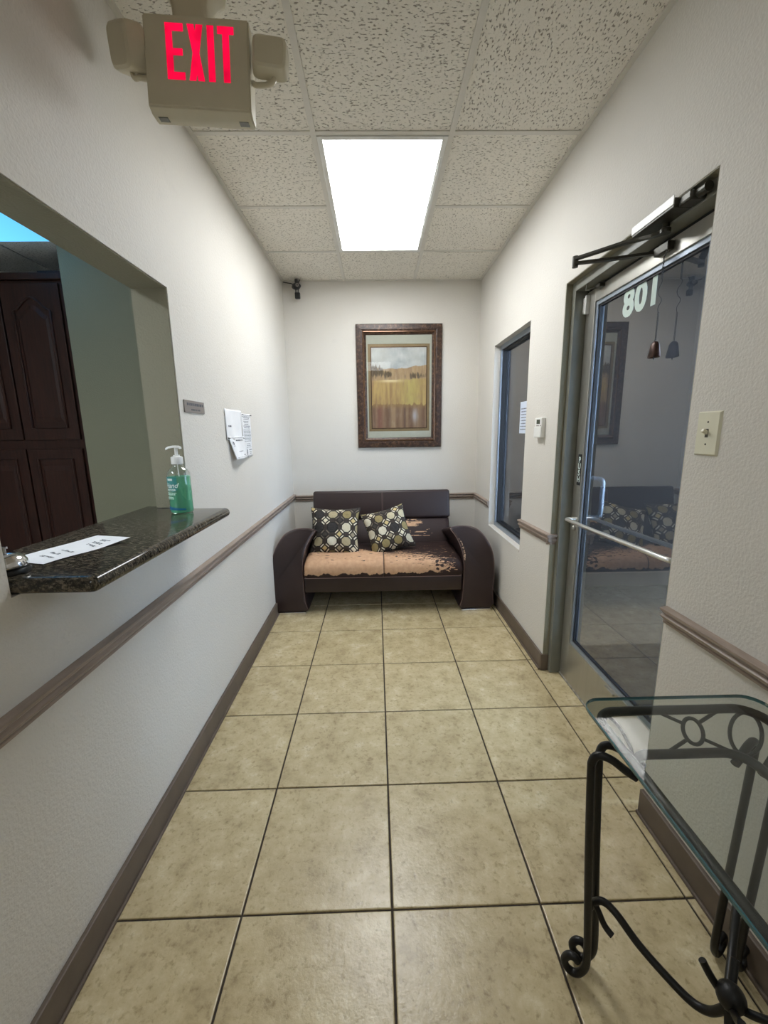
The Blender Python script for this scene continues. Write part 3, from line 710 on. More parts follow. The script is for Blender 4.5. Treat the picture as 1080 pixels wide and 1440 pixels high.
def mixc(a, b, t): t = max(0, min(1, t)); return tuple(p+(q-p)*t for p, q in zip(a, b))
def art(u, v):
    t = 1-v                                     # 0 at the top
    st = fbm(u*16, t*3, 1); st2 = fbm(u*30, t*9, 5); big = fbm(u*3, t*3, 9)
    sky = mixc((182, 184, 178), (150, 156, 158), .5+big*.9); sky = mixc(sky, (200, 204, 200), .5+.8*fbm(u*4, t*6, 3)-.6*t)
    hill = .225+.045*math.cos((u-.45)*5.5)*1.0+.018*nz(u*9, 2)
    hill = .26-.045*max(0, u-.45)/.55+.02*nz(u*7, 2)-.015*math.exp(-((u-.1)/.15)**2)
    col = sky
    if t > hill: col = mixc((150, 126, 98), (176, 150, 112), .5+st)
    tree = math.exp(-(((u-.15)/.11)**2+((t-.29)/.07)**2))+math.exp(-(((u-.31)/.07)**2+((t-.325)/.045)**2))+math.exp(-(((u-.03)/.05)**2+((t-.28)/.09)**2))+.8*math.exp(-(((u-.82)/.2)**2+((t-.345)/.05)**2))
    tree += .5*st2
    if t > .18 and t < .41: col = mixc(col, (86, 74, 56), (tree-.45)*3)
    if t > .40+.012*nz(u*8, 4)-.02*u:
        f = mixc((150, 122, 82), (182, 156, 100), .5+st*1.2); f = mixc(f, (178, 165, 100), math.exp(-((u-.72)/.17)**2)*.8)
        f = mixc(f, (134, 102, 66), max(0, st2)*.7); f = mixc(f, (222, 206, 160), math.exp(-((t-.405)/.02)**2)*math.exp(-((u-.35)/.2)**2))
        col = f
    if t > .70+.03*st:
        cols_ = mixc((112, 86, 66), (150, 126, 98), .5+1.5*nz(u*9, 11)); cols_ = mixc(cols_, (80, 60, 54), max(0, nz(u*14, 21))*1.6)
        cols_ = mixc(cols_, (168, 164, 166), math.exp(-((u-.79)/.05)**2)*math.exp(-((t-.85)/.09)**2)); cols_ = mixc(cols_, (128, 84, 70), math.exp(-((u-.14)/.06)**2)*.7)
        col = mixc(cols_, (140, 112, 72), max(0, .9-(t-.70)*14))
    col = mixc(col, (255, 255, 255), .12*st2)
    return lin(col)
grid_attr('print', 110, 156, lambda u, v: (ax0+(ax1-ax0)*u, FY-.0065, az0+(az1-az0)*v), art, M['art'], pc)
obj('picture_glass', box((mx0-.001, FY-.0165, mz0-.001), (mx1+.001, FY-.0155, mz1+.001)), M['picglass'], pc)
obj('backing', box((PX0+.006, FY-.006, PZ0+.006), (PX1-.006, FY-.001, PZ1-.006)), M['black'], pc)
# ------------------------------------------------------------------ sofa
so = thing('sofa', 'dark brown leather two-seat sofa with rounded arms and a peeling seat', 'sofa', (.04, 3.4, 0))
ARM = [(.640, .0), (.872, .0), (.886, .14), (.892, .26), (.890, .36), (.882, .43), (.862, .50), (.830, .56), (.788, .605), (.735, .632), (.68, .640), (.63, .638), (.585, .630), (.566, .617), (.570, .600), (.588, .576), (.608, .542), (.628, .495), (.643, .43), (.652, .34), (.650, .2), (.644, .08)]
def arm(sgn, cx):
    bm = bmesh.new(); yb = 3.74
    P = smoothpath([(a, b, 0) for a, b in ARM], 3, True); poly = [(p.x, max(p.y, 0)) for p in P]
    def front(z): return 3.0 + (.16*(max(0, z-.40)/.24)**2.2)
    def fn(a, b, y):
        k = max(0, min(1, (b-.25)/.35))
        return (cx+sgn*(a-.04), y, b+.016-.27*max(0, y-3.13)*k*k*(3-2*k))
    n = len(poly); cen = (.76, .33)
    rings = []
    for ins, dy in ((0, None), (0, .50), (0, .40), (0, .30), (0, .20), (0, .12), (0, .06), (0, .03), (.0035, .010), (.010, .002), (.018, 0)):
        r_ = []
        for k, (a, b) in enumerate(poly):
            a0, b0 = poly[k-1]; a1, b1 = poly[(k+1) % n]; tx, tz = a1-a0, b1-b0; L = math.hypot(tx, tz) or 1
            a2, b2 = a-tz/L*ins, b+tx/L*ins
            y = yb if dy is None else front(b)+dy
            r_.append(Vector(fn(a2, b2, y)))
        rings.append(r_)
    loft(bm, rings)
    return bm, poly, front, fn
for sgn in (1, -1):
    bm, poly, front, fn = arm(sgn, .04 if sgn > 0 else .045)
    a = obj('arm', bm, M['leather'], so, .9)
    # piping seam that follows the front edge of the arm
    bm = bmesh.new()
    n = len(poly); off = []
    for k, (p, q) in enumerate(poly):
        a0, b0 = poly[k-1]; a1, b1 = poly[(k+1) % n]; tx, tz = a1-a0, b1-b0; L = math.hypot(tx, tz) or 1
        off.append(Vector(fn(p-tz/L*.0045, q+tx/L*.0045, front(q)+.006)))
    off = [p for p in off if p.z > .03]
    i0 = max(range(len(off)), key=lambda i: (off[i]-off[i-1]).length); off = off[i0:]+off[:i0]
    add_tube(bm, off, .0022, 6); obj('piping', bm, M['stitch'], a)
    x0, x1 = sorted((.04+sgn*.602, .04+sgn*.830))
    obj('foot_strip', box((x0, 2.998, 0.0005), (x1, 3.79, .018), .002), M['chrome'], a)
# peeled spots on the inner front edge of the arms
bm = bmesh.new(); rr = random.Random(5)
for k in range(46):
    z = rr.uniform(.40, .585); f = (z-.40)/.2
    x = .648-.075*f**2.2; y = 3.0+(.16*(max(0, z-.40)/.24)**2.2)-.0012; s = rr.uniform(.002, .007)*(1 if z < .55 else .6)
    vs = [bm.verts.new((x+.012+rr.uniform(-.005, .005)+s*math.cos(t)*.7, y+.004, z+.016+s*1.7*math.sin(t))) for t in (.3, 1.4, 2.6, 3.9, 5.2)]
    bm.faces.new(vs)
for f in bmesh.ops.extrude_face_region(bm, geom=bm.faces[:])['geom']:
    if isinstance(f, bmesh.types.BMVert): f.co.y -= .0035
g = N('peel_spot'); g.base(g.ramp(g.noise(g.coord(), 60, 3), [(.3, lin((176, 150, 128))), (.7, lin((205, 176, 150)))]), .8)
obj('peeled_patch', fix(bm), g.m, so)
obj('base', box((-.566, 3.012, .168), (.645, 3.80, .33), .012), M['leather'], so, .6)
# seat cushion with the peeled surface
SXa, SXb = -.566, .645
PROF = smoothpath([(2.988, .296, 0), (2.978, .325, 0), (2.976, .355, 0), (2.984, .388, 0), (3.006, .413, 0), (3.045, .427, 0), (3.12, .434, 0), (3.25, .437, 0), (3.40, .434, 0), (3.56, .424, 0)], 8)
al = [0]
for a, b in zip(PROF, PROF[1:]): al.append(al[-1]+(b-a).length)
def prof_at(s):
    s = s*al[-1]; i = 0
    while i < len(al)-2 and al[i+1] < s: i += 1
    t = (s-al[i])/(al[i+1]-al[i]); return PROF[i].lerp(PROF[i+1], t)
def seat_pos(u, v):
    p = prof_at(v); x = SXa+(SXb-SXa)*u; y, z = p.x, p.y
    e = min(x-SXa, SXb-x); k = max(0, 1-e/.05); rz = .03*k**2.2
    z2 = z-rz*min(1, (z-.29)/.08); y2 = y+.02*k**2*(1 if v < .3 else 0)
    sm = math.exp(-((x-.045)/.006)**2); z2 -= .006*sm*(v > .12); y2 += .005*sm*(v < .3)
    z2 += .004*fbm(x*5, y*5, 2, 2)*(v > .2)
    return (x, y2, z2)
def seat_wear(u, v):
    x = SXa+(SXb-SXa)*u; s = v*al[-1]
    lo = .030+.020*fbm(x*14, 3, 1)+.010*nz(x*55, 8)
    if x > .10: lo += .012*(x-.10)/.4
    hi = (.36-.05*(x+.3)) if x < .045 else (.32-.30*(x-.045))
    if x > .40: hi -= .5*(x-.40)
    if -.5 < x < -.12: hi += .02
    k1 = (s-lo)/.003
    st = fbm(x*14, s*80, 4, 5)*1.1+.8*nz(x*60, s*190, 6)
    span = .055 if x < .0 else .15
    k2 = (hi-s)/span + st*.9
    if x > .30 and s < hi: k2 = min(k2, (hi-s)/.05+st*1.1+.1)
    end = (.565-x+.05*st)/.02
    lft = (x+.556+.006*nz(s*60, 1))/.004
    w = max(0, min(1, k1, k2*3, end, lft))
    if x > .05 and lo < s < .50 and x < .60: w = max(w, max(0, min(1, (st-.62-.25*max(0, s-.3)/.2)*5)))
    if s > .12 and nz(x*24, s*60, 31) > .52: w = 0
    if abs(x-.045) < .004: w *= .15
    if .02 < s < .2 and x > .40 and nz(x*30, s*50, 13) > .25: w *= .0
    return (w, w, w, 1)
grid_attr('seat_cushion', 420, 210, seat_pos, seat_wear, M['peel'], so, 'wear', True)
obj('cushion_core', box((SXa+.01, 3.03, .30), (SXb-.01, 3.70, .385), .02), M['leather'], so)
obj('seat_piping', tube([(SXa+.01, 2.992, .297)]+[(SXa+.03+(SXb-SXa-.06)*k/12, 2.986, .295) for k in range(13)]+[(SXb-.01, 2.992, .297)], .003, 6), M['stitch'], so)
# back: lower cushion (with a peeled patch) and headrest
BX0, BX1 = -.555, .640
def back_pos(u, v):
    x = BX0+(BX1-BX0)*u; z = .40+.215*v; y = 3.475+.13*v-.022*math.sin(PI*min(1, max(0, v)))**.6
    e = min(x-BX0, BX1-x); y += .03*max(0, 1-e/.04)**2
    y += .004*math.exp(-((x-.045)/.005)**2)
    return (x, y, z)
def back_wear(u, v):
    x = BX0+(BX1-BX0)*u
    d = 1-((x-.27)/.17)**2-((v-.84)/.16)**2
    d2 = .7-((x-.36)/.16)**2-((v-.50)/.16)**2
    st = fbm(x*8, v*22, 14, 4)*1.3+.7*nz(x*40, v*60, 2)
    w = max(0, min(1, (d*1.1-.62+st*1.2)*6, 1)) if d > -.2 else 0
    w2 = max(0, min(1, (st*1.4+d2*.5-.75)*6)) if d2 > -.2 else 0
    w = max(w, w2); return (w, w, w, 1)
grid_attr('back_cushion', 260, 60, back_pos, back_wear, M['peel'], so, 'wear', True)
mt = Matrix.Translation((.0425, 3.665, .735)) @ Matrix.Rotation(-.20, 4, 'X')
bm = box((-.606, -.055, -.125), (.606, .055, .125), .022, mt, 4); obj('headrest', bm, M['leather'], so, .9)
mt2 = Matrix.Translation((.0425, 3.66, .52)) @ Matrix.Rotation(-.30, 4, 'X')
obj('back_frame', box((-.598, -.03, -.2), (.598, .11, .12), .02, mt2), M['leather'], so, .9)
bm = bmesh.new()
for dx in (-.004, .004): add_tube(bm, [mt @ Vector((.006+dx, -.056, -.11)), mt @ Vector((.006+dx, -.0565, .0)), mt @ Vector((.006+dx, -.056, .10)), mt @ Vector((.006+dx, -.046, .122))], .0012, 5)
obj('stitching', bm, M['stitch'], so)
# ------------------------------------------------------------------ pillows
PAL = [(186, 176, 146), (210, 204, 184), (140, 126, 84), (44, 42, 42), (164, 152, 120), (198, 190, 166), (150, 137, 94)]
def pcol(seed):
    def f(u, v):
        a, b = u*3.5+seed*.37, v*3.4+seed*.21
        i, j = math.floor(a+.5), math.floor(b+.5); x, y = abs(a-i), abs(b-j)
        bg = (52, 44, 38)
        o = max(x, y, (x+y)*.7071)
        h = (i*7+j*13+seed*5+((i*i+3*j*j+i*j) % 5)) % 7
        if o < .315: col = PAL[h]
        elif o < .36: col = (16, 15, 15)
        else:
            ii, jj = math.floor(a), math.floor(b); dx, dy = abs(a-ii-.5), abs(b-jj-.5); d = dx+dy
            h2 = (ii*5+jj*3+seed) % 4
            if d < .19: col = ((214, 206, 180), (60, 54, 48), (196, 176, 124), (150, 140, 118))[h2]
            elif d < .25: col = (18, 17, 16)
            elif .325 < d < .425 and abs(dx-dy) < .21 and h2 != 1: col = (226, 218, 196)
            elif .325 < d < .425 and abs(dx-dy) < .21: col = (110, 100, 88)
            else: col = bg
        t = .06*nz(u*40, v*40, seed); col = mixc(col, (0, 0, 0), max(0, t)); col = mixc(col, (255, 255, 255), max(0, -t))
        return lin(col)
    return f
def pillow(name, label, seed, mtx, w, h, th):
    root = thing(name, label, 'pillow', mtx.translation, 'patterned throw pillows on the sofa')
    def pos(side):
        def f(u, v):
            p, q = 2*u-1, 2*v-1
            ed = (1-abs(p)**2.6)*(1-abs(q)**2.6); t = max(0, ed)**.55
            px = p*w/2*(1-.11*(1-q*q)*abs(p)**1.2); py = q*h/2*(1-.11*(1-p*p)*abs(q)**1.2)
            wr = .006*fbm(p*3, q*3, seed+side, 3)*min(1, t*2)
            return tuple(mtx @ Vector((px, side*(th/2*t+wr), py)))
        return f
    grid_attr('pillow_front', 190, 190, pos(-1), pcol(seed), M['pillow'], root, 'print', True)
    grid_attr('pillow_back', 60, 60, pos(1), pcol(seed+3), M['pillow'], root, 'print', True)
    e = []
    for k in range(80):
        t = k/20; s, r_ = int(t), t-int(t); p, q = [(-1+2*r_, -1), (1, -1+2*r_), (1-2*r_, 1), (-1, 1-2*r_)][s]
        e.append(mtx @ Vector((p*w/2*(1-.11*(1-q*q)), 0, q*h/2*(1-.11*(1-p*p)))))
    obj('piping', tube(e, .0035, 6, True), M['black'], root)
    return root
pillow('throw_pillow', 'upright square pillow with octagon print at the left end of the sofa', 1,
       Matrix.Translation((-.345, 3.295, .587)) @ Matrix.Rotation(-.50, 4, 'X') @ Matrix.Rotation(.02, 4, 'Y'), .408, .40, .165)
pillow('throw_pillow', 'tilted square pillow with octagon print leaning at the middle of the sofa', 2,
       Matrix.Translation((.085, 3.295, .587)) @ Matrix.Rotation(-.50, 4, 'X') @ Matrix.Rotation(-.27, 4, 'Y'), .364, .375, .165)
# ------------------------------------------------------------------ granite counter and what stands on it
CZ = 1.075
out = [(-.612, 1.700)]+[(-.634+.022*math.cos(a), 1.700+.022*math.sin(a)) for a in (.4, .8, 1.2, PI/2)]
out += [(-.786, 1.722), (-.786, 1.730), (-.926, 1.730), (-.926, 1.775), (-.985, 1.775), (-.985, .80), (-.926, .80), (-.926, .862), (-.785, .862)]
out += [(-.634+.022*math.cos(a), .884+.022*math.sin(a)) for a in (-PI/2, -1.2, -.8, -.4, 0)]
def counter_ring(ins, z):
    n = len(out); r_ = []
    for k, (a, b) in enumerate(out):
        a0, b0 = out[k-1]; a1, b1 = out[(k+1) % n]; e0 = Vector((a-a0, b-b0)).normalized(); e1 = Vector((a1-a, b1-b)).normalized()
        nn = Vector((-e0.y, e0.x))+Vector((-e1.y, e1.x)); nn = nn/max(.3, nn.length**2/2) if nn.length > 1e-6 else nn
        f = 1 if a > -.70 else 0
        if a < -.70 and -.79 < a and b < .9: nn, f = Vector((0, 1)), 1
        if a < -.70 and -.79 < a and 1.71 < b < 1.725: nn, f = Vector((0, -1)), 1
        r_.append(Vector((a+nn.x*ins*f, b+nn.y*ins*f, z)))
    return r_
th_ = .037; rr_ = th_/2
bm = loft(bmesh.new(), [counter_ring(rr_*(1-math.cos(t)), CZ-rr_+rr_*math.sin(t)) for t in [-PI/2*.98+PI*.98*k/10 for k in range(11)]])
ct = obj('granite_counter', bm, M['granite'], None, .6)
tag(ct, 'polished black granite ledge through the opening in the left wall', 'counter')
# hand sanitizer
bc = (-.768, 1.622)
sz = thing('hand_sanitizer', 'green gel hand sanitizer bottle with white pump on the granite ledge', 'bottle', (bc[0], bc[1], CZ))
H = CZ+.0008
obj('bottle', lathe([(0, 0), (.038, 0), (.042, .005), (.042, .146), (.040, .158), (.033, .170), (.020, .180), (.0185, .186), (.0185, .198)], (bc[0], bc[1], H), 36), M['bottle'], sz, 1)
obj('gel', lathe([(0, .003), (.037, .003), (.0405, .008), (.0405, .142), (.0405, .142), (0, .142)], (bc[0], bc[1], H), 36), M['gel'], sz, .6)
pm = obj('pump_cap', lathe([(0, .190), (.0215, .190), (.0215, .214), (.020, .217), (.012, .220), (.012, .224), (0, .224)], (bc[0], bc[1], H), 28), M['white'], sz, .5)
bm = tube([(bc[0], bc[1], H+.222), (bc[0], bc[1], H+.256)], .006, 12)
loft(bm, [[Vector((bc[0]+x, bc[1]+y, H+z)) for y, z in ((-.009, .252+dz), (.009, .252+dz), (.007, .260+dz), (-.007, .260+dz))] for x, dz in ((.018, -.005), (.010, -.001), (-.008, 0), (-.026, -.003), (-.036, -.009))])
obj('pump_head', bm, M['white'], pm, .6)
obj('dip_tube', tube([(bc[0], bc[1], H+.19), (bc[0]+.006, bc[1], H+.008)], .002, 6), M['white'], sz)
def wrap(a, z, r=.0424): return Vector((bc[0]+r*math.cos(a), bc[1]+r*math.sin(a), H+z))
def label_patch(a0, a1, zf0, zf1, r, m, name, par):
    bm = bmesh.new(); n = 14
    A = [[bm.verts.new(wrap(a0+(a1-a0)*k/n, zf(k/n), rr_)) for k in range(n+1)] for rr_ in (r, r+.0003) for zf in (zf0, zf1)]
    for k in range(n):
        bm.faces.new((A[0][k], A[0][k+1], A[1][k+1], A[1][k])); bm.faces.new((A[2][k], A[2][k+1], A[3][k+1], A[3][k]))
    return obj(name, fix(bm), m, par)
AC = math.radians(-123)             # direction the label faces
lb = label_patch(AC-1.0, AC+.80, lambda t: .098+.012*math.sin(t*6), lambda t: .142, .0422, M['teal'], 'label', sz)
label_patch(AC-.9, AC+1.35, lambda t: .014+.002*math.sin(t*3), lambda t: .032-.012*t, .0422, M['blue'], 'label_wave', sz)
def wrap_text(s, size, a_c, z, bold=0, shear=0):
    bm = text_bm(s, size, bold, 0, shear)
    for v in bm.verts: v.co = wrap(a_c+v.co.x/.0424, z+v.co.y, .0429)
    return bm
obj('lettering', wrap_text('Hand', .026, AC+.18, .110, .0004, .35), M['labelwhite'], lb)
obj('lettering', wrap_text('SANITIZER', .0095, AC+.12, .0935, .0004), M['labelwhite'], lb)
bm = bmesh.new(); rnd = random.Random(9)
for z, w_ in ((.080, 1.2), (.074, 1.0), (.063, .9), (.058, .8)):
    a = AC-.5
    while a < AC-.5+w_:
        L = rnd.uniform(.06, .16)
        bm.faces.new([bm.verts.new(wrap(q, zz, .0428)) for q, zz in ((a, z), (a+L, z), (a+L, z+.003), (a, z+.003))]); a += L+.05
obj('small_print', bm, M['labelwhite'], lb)
label_patch(AC-.15, AC+.42, lambda t: .129, lambda t: .137, .0427, M['labelwhite'], 'badge', lb)
# paper lying on the counter
def sheet_pos(u, v):
    A, B, D, E_ = Vector((-.80, .965, 0)), Vector((-.918, 1.0, 0)), Vector((-.858, 1.265, 0)), Vector((-.738, 1.155, 0))
    p = (A.lerp(B, u)).lerp(E_.lerp(D, u), v)
    k = max(0, v-.72)/.28
    return (p.x+.028*k*k*(1-u), p.y+.03*k*(.5-u), CZ+.0012+.006*k*k*(1-u)*2+.002*math.sin(v*7)*(1-k)*.5+.001)
cp = grid_attr('paper_note', 12, 24, sheet_pos, lambda u, v: (1, 1, 1, 1), M['paper'], None, 'print', True)
tag(cp, 'white printed slip of paper lying on the granite ledge behind the bell', 'paper')
bm = bmesh.new(); rnd = random.Random(4)
for v0 in (.18, .30, .42, .70, .78, .86):
    u0 = .22; end = .62 if v0 < .6 else .52
    while u0 < end:
        du = rnd.uniform(.04, .10)
        for dv in (0, .022):
            if rnd.random() < .8:
                q = [Vector(sheet_pos(a, b))+Vector((0, 0, .0009)) for a, b in ((u0, v0+dv), (u0+du, v0+dv), (u0+du, v0+dv+.013), (u0, v0+dv+.013))]
                bm.faces.new([bm.verts.new(x) for x in q])
        u0 += du+.02
obj('print', bm, M['ink'], cp)['kind'] = 'stuff'
# call bell
cb = thing('call_bell', 'silver call bell on a black base at near end of granite ledge', 'bell', (-.835, .925, CZ))
cx, cy = -.838, .912
obj('base', lathe([(0, 0), (.042, 0), (.043, .004), (.041, .010), (.036, .013), (.036, .017), (0, .017)], (cx, cy, CZ+.0005), 32), M['black'], cb, .6)
obj('dome', lathe([(.039, .016), (.040, .019), (.038, .027), (.032, .037), (.022, .044), (.010, .047), (0, .0475)], (cx, cy, CZ), 36), M['chrome'], cb, 1)
obj('plunger', lathe([(0, .047), (.0035, .047), (.0035, .055), (.007, .056), (.007, .061), (0, .062)], (cx, cy, CZ), 16), M['chrome'], cb, .6)
# ------------------------------------------------------------------ wall plaque and papers
pq = thing('wall_plaque', 'small engraved grey metal plaque on the left wall beside the opening', 'plaque', (WL, 1.87, 1.493))
obj('plate', box((WL, 1.772, 1.4675), (WL+.006, 1.972, 1.5185), .0015), M['plaque'], pq)
bm = bmesh.new()
rnd = random.Random(21)
dashes(bm, lambda a, b: (WL+.0064, 1.79+a, 1.512-b), .165, .020, 1, rnd, .55, .98); dashes(bm, lambda a, b: (WL+.0064, 1.83+a, 1.487-b), .09, .014, 1, rnd, .5, .98)
obj('engraving', bm, M['ink'], pq)['kind'] = 'stuff'
def wall_sheet(name, label, y0, y1, z0, z1, lift, lean, curl=.0):
    def pos(u, v):
        y = y0+(y1-y0)*u+lean*(1-v)*(1-.6*u); z = z0+(z1-z0)*v
        return (WL+.002+curl+lift*(1-v)**1.6*(.4+.6*math.sin(PI*min(1, u+.2)))+.002*math.sin(u*5+v*3), y, z)
    o = grid_attr(name, 14, 18, pos, lambda u, v: (1, 1, 1, 1), M['paper'], None, 'print', True)
    sm = o.modifiers.new('thickness', 'SOLIDIFY'); sm.thickness = .0006
    tag(o, label, 'notice'); return o, pos
def print_on(o, pos, spec, m, seed):
    bm = bmesh.new(); rnd = random.Random(seed)
    for u0, u1, v0, ch in spec:
        u = u0
        while u < u1:
            du = min(rnd.uniform(.04, .12), u1-u+.005)
            q = [Vector(pos(a, b))+Vector((.0012, 0, 0)) for a, b in ((u, v0), (u+du, v0), (u+du, v0+ch), (u, v0+ch))]
            bm.faces.new([bm.verts.new(x) for x in q]); u += du+.025
    p_ = obj('print', bm, m, o); p_['kind'] = 'stuff'; return p_
def logo_on(o, pos, cu, cv, s, m):
    bm = bmesh.new()
    def poly(pts): bm.faces.new([bm.verts.new(Vector(pos(cu+a*s, cv+b*s*.8))+Vector((.0013, 0, 0))) for a, b in pts])
    poly([(-.5, .15), (.5, .15), (0, 1)]); poly([(-.5, -.12), (.5, -.12), (.5, .08), (-.5, .08)]); poly([(-.45, -.2), (.45, -.2), (0, -.75)]); poly([(-.3, -.9), (.4, -.9), (.4, -1.15), (-.3, -1.15)])
    e_ = obj('emblem', bm, m, o)
s1, p1 = wall_sheet('wall_notice', 'blank upper sheet of the papers taped to the left wall', 2.235, 2.505, 1.345, 1.507, .004, .0)
s2, p2 = wall_sheet('wall_notice', 'lower left printed sheet with emblem curling off the left wall', 2.248, 2.505, 1.236, 1.362, .024, .052, .0065)
s3, p3 = wall_sheet('wall_notice', 'long right printed sheet among the papers taped to the left wall', 2.505, 2.678, 1.236, 1.494, .005, .004)
print_on(s1, p1, [(.12, .3, .42, .05)], M['ink'], 1)
print_on(s2, p2, [(.42, .85, .80, .05), (.35, .75, .32, .03), (.08, .95, .93, .015), (.75, .9, .14, .04), (.1, .95, .08, .012)], M['ink'], 2); logo_on(s2, p2, .18, .70, .13, M['ink'])
print_on(s3, p3, [(.05, .95, .965, .012), (.05, .95, .93, .012), (.2, .85, .90, .012), (.25, .8, .87, .012), (.2, .75, .82, .012), (.25, .7, .79, .01), (.3, .75, .75, .016), (.15, .9, .71, .016), (.2, .85, .67, .014)] + [(.1, .92, .62-.032*k, .011) for k in range(9)] + [(.3, .8, .30, .012), (.3, .85, .26, .012), (.25, .9, .22, .012), (.55, .95, .155, .02), (.6, .9, .11, .014), (.65, .85, .07, .014)], M['ink'], 3); logo_on(s3, p3, .28, .11, .13, M['ink'])
for y, z, o_ in ((2.258, 1.354, s2), (2.498, 1.350, s2), (2.52, 1.487, s3), (2.672, 1.487, s3)):
    obj('pin', tube([(WL+.009, y-.010, z), (WL+.009, y+.012, z-.001)], .0024, 8), M['gasket'], o_)
# ------------------------------------------------------------------ wrought-iron table with glass top
TX, TY = .700, .580; TZ = .735
tb = thing('side_table', 'black wrought-iron side table with clear glass top and scrolled feet', 'table', (TX, TY, 0))
def rrect(hx, hy, r, z, n=6, cx=TX, cy=TY):
    pts = []
    for qx, qy, a0 in ((1, 1, 0), (-1, 1, PI/2), (-1, -1, PI), (1, -1, 3*PI/2)):
        for k in range(n+1):
            a = a0+PI/2*k/n; pts.append((cx+qx*(hx-r)+r*math.cos(a), cy+qy*(hy-r)+r*math.sin(a), z))
    return pts
GXh, GYh = .2165, .315
bm = bmesh.new()
R_ = [[bm.verts.new(p) for p in rrect(GXh-i, GYh-i, .045-i, z)] for i, z in ((.002, TZ-.009), (0, TZ-.0075), (0, TZ-.0015), (.002, TZ))]
n = len(R_[0]); edge_faces = []
for a, b in zip(R_, R_[1:]):
    for k in range(n): f = bm.faces.new((a[k], a[(k+1) % n], b[(k+1) % n], b[k])); f.material_index = 1
bm.faces.new(R_[0][::-1]); bm.faces.new(R_[-1]); obj('glass_top', fix(bm), [M['clear'], M['glassedge']], tb)
ZU, ZLo = TZ-.0215, .638
obj('upper_ring', tube(rrect(.192, .2905, .05, ZU, 8), .0105, 12, True), M['iron'], tb, 1)
obj('lower_ring', tube(rrect(.136, .2395, .05, ZLo, 8), .0105, 12, True), M['iron'], tb, 1)
def orn(pl, c, w):
    """circle with four rays between the rings; pl(a, z) -> 3-D"""
    bm = bmesh.new(); zc = (ZU+ZLo)/2; r = .023
    add_tube(bm, [pl(c+r*math.cos(t), zc+r*math.sin(t)) for t in [2*PI*k/20 for k in range(20)]], .0045, 8, True)
    for sx in (-1, 1):
        for sz2 in (-1, 1):
            add_tube(bm, [pl(c+sx*r*.8, zc+sz2*r*.6), pl(c+sx*w, zc+sz2*(ZU-ZLo)/2*.9)], .0042, 8)
    return obj('ring_ornament', bm, M['iron'], tb, 1)
hxm, hym = .164, .2645
def sl(z): return ((z-(ZU+ZLo)/2)/(ZU-ZLo))            # -.5 .. .5 between the rings
orn(lambda a, z: (TX+a, TY+hym+.05*sl(z), z), .035, .07); orn(lambda a, z: (TX+a, TY-hym-.05*sl(z), z), .0, .07)
orn(lambda a, z: (TX-hxm-.055*sl(z), TY+a, z), .0, .085); orn(lambda a, z: (TX+hxm+.055*sl(z), TY+a, z), .0, .085)
for qx in (-1, 1):
    for qy in (-1, 1):      # oval hoops at the corners
        dx, dy = qx*.150, qy*.2525; t_ = Vector((-qy*1.0, qx*1.0, 0)).normalized(); c_ = Vector((TX+dx, TY+dy, (ZU+ZLo)/2))
        obj('corner_hoop', tube([c_+t_*.028*math.cos(a)+Vector((qx*.022*math.sin(a), qy*.022*math.sin(a), .036*math.sin(a))) for a in [2*PI*k/24 for k in range(24)]], .0042, 8, True), M['iron'], tb, 1)
for qx in (-1, 1):
    for qy in (-1, 1):
        cxl, cyl = TX+qx*.178, TY+(.232 if qy > 0 else -.262)
        d = Vector((qx*.90, qy*.43, 0)).normalized(); pz = Vector((-qy*.75, qx*.66, 0)).normalized()
        bm = bmesh.new()
        for s_ in (-1, 1):
            o_ = Vector((cxl, cyl, 0))+pz*s_*.023
            prof = [(-.062, .624), (-.040, .634), (-.014, .650), (.006, .655), (.020, .650), (.027, .632), (.027, .60), (.017, .40), (.006, .22), (-.002, .09), (.000, .045), (.012, .019), (.028, .0125), (.043, .024), (.047, .043), (.038, .060), (.025, .062), (.017, .053)]
            add_tube(bm, smoothpath([o_+d*a+Vector((0, 0, b)) for a, b in prof], 5), .0092, 10)
        lg = obj('leg', bm, M['iron'], tb, 1)
        # stretcher arm from the leg to the ball, with its two short tails
        c0 = Vector((cxl, cyl, 0))+d*.004; cb_ = Vector((TX-.018, TY+.026, 0))
        def at(t, z): return c0.lerp(cb_, t)+Vector((0, 0, z))
        bm = bmesh.new()
        add_tube(bm, smoothpath([at(-.02, .205), at(.02, .232), at(.09, .252), at(.2, .248), at(.4, .215), at(.65, .192), at(.8, .186), at(.9, .200), at(.97, .232), at(1.0, .258)], 6), .0085, 10)
        add_tube(bm, smoothpath([at(.0, .235), at(.06, .212), at(.12, .188), at(.19, .178)], 5), .0075, 10)
        add_tube(bm, smoothpath([at(.98, .262), at(.92, .272), at(.86, .288), at(.81, .306)], 5), .0075, 10)
        obj('stretcher', bm, M['iron'], tb, 1)
obj('ball', lathe([(.025*math.sin(PI*k/12), -.025*math.cos(PI*k/12)) for k in range(13)], (TX-.018, TY+.026, .274), 24), M['iron'], tb, 1)
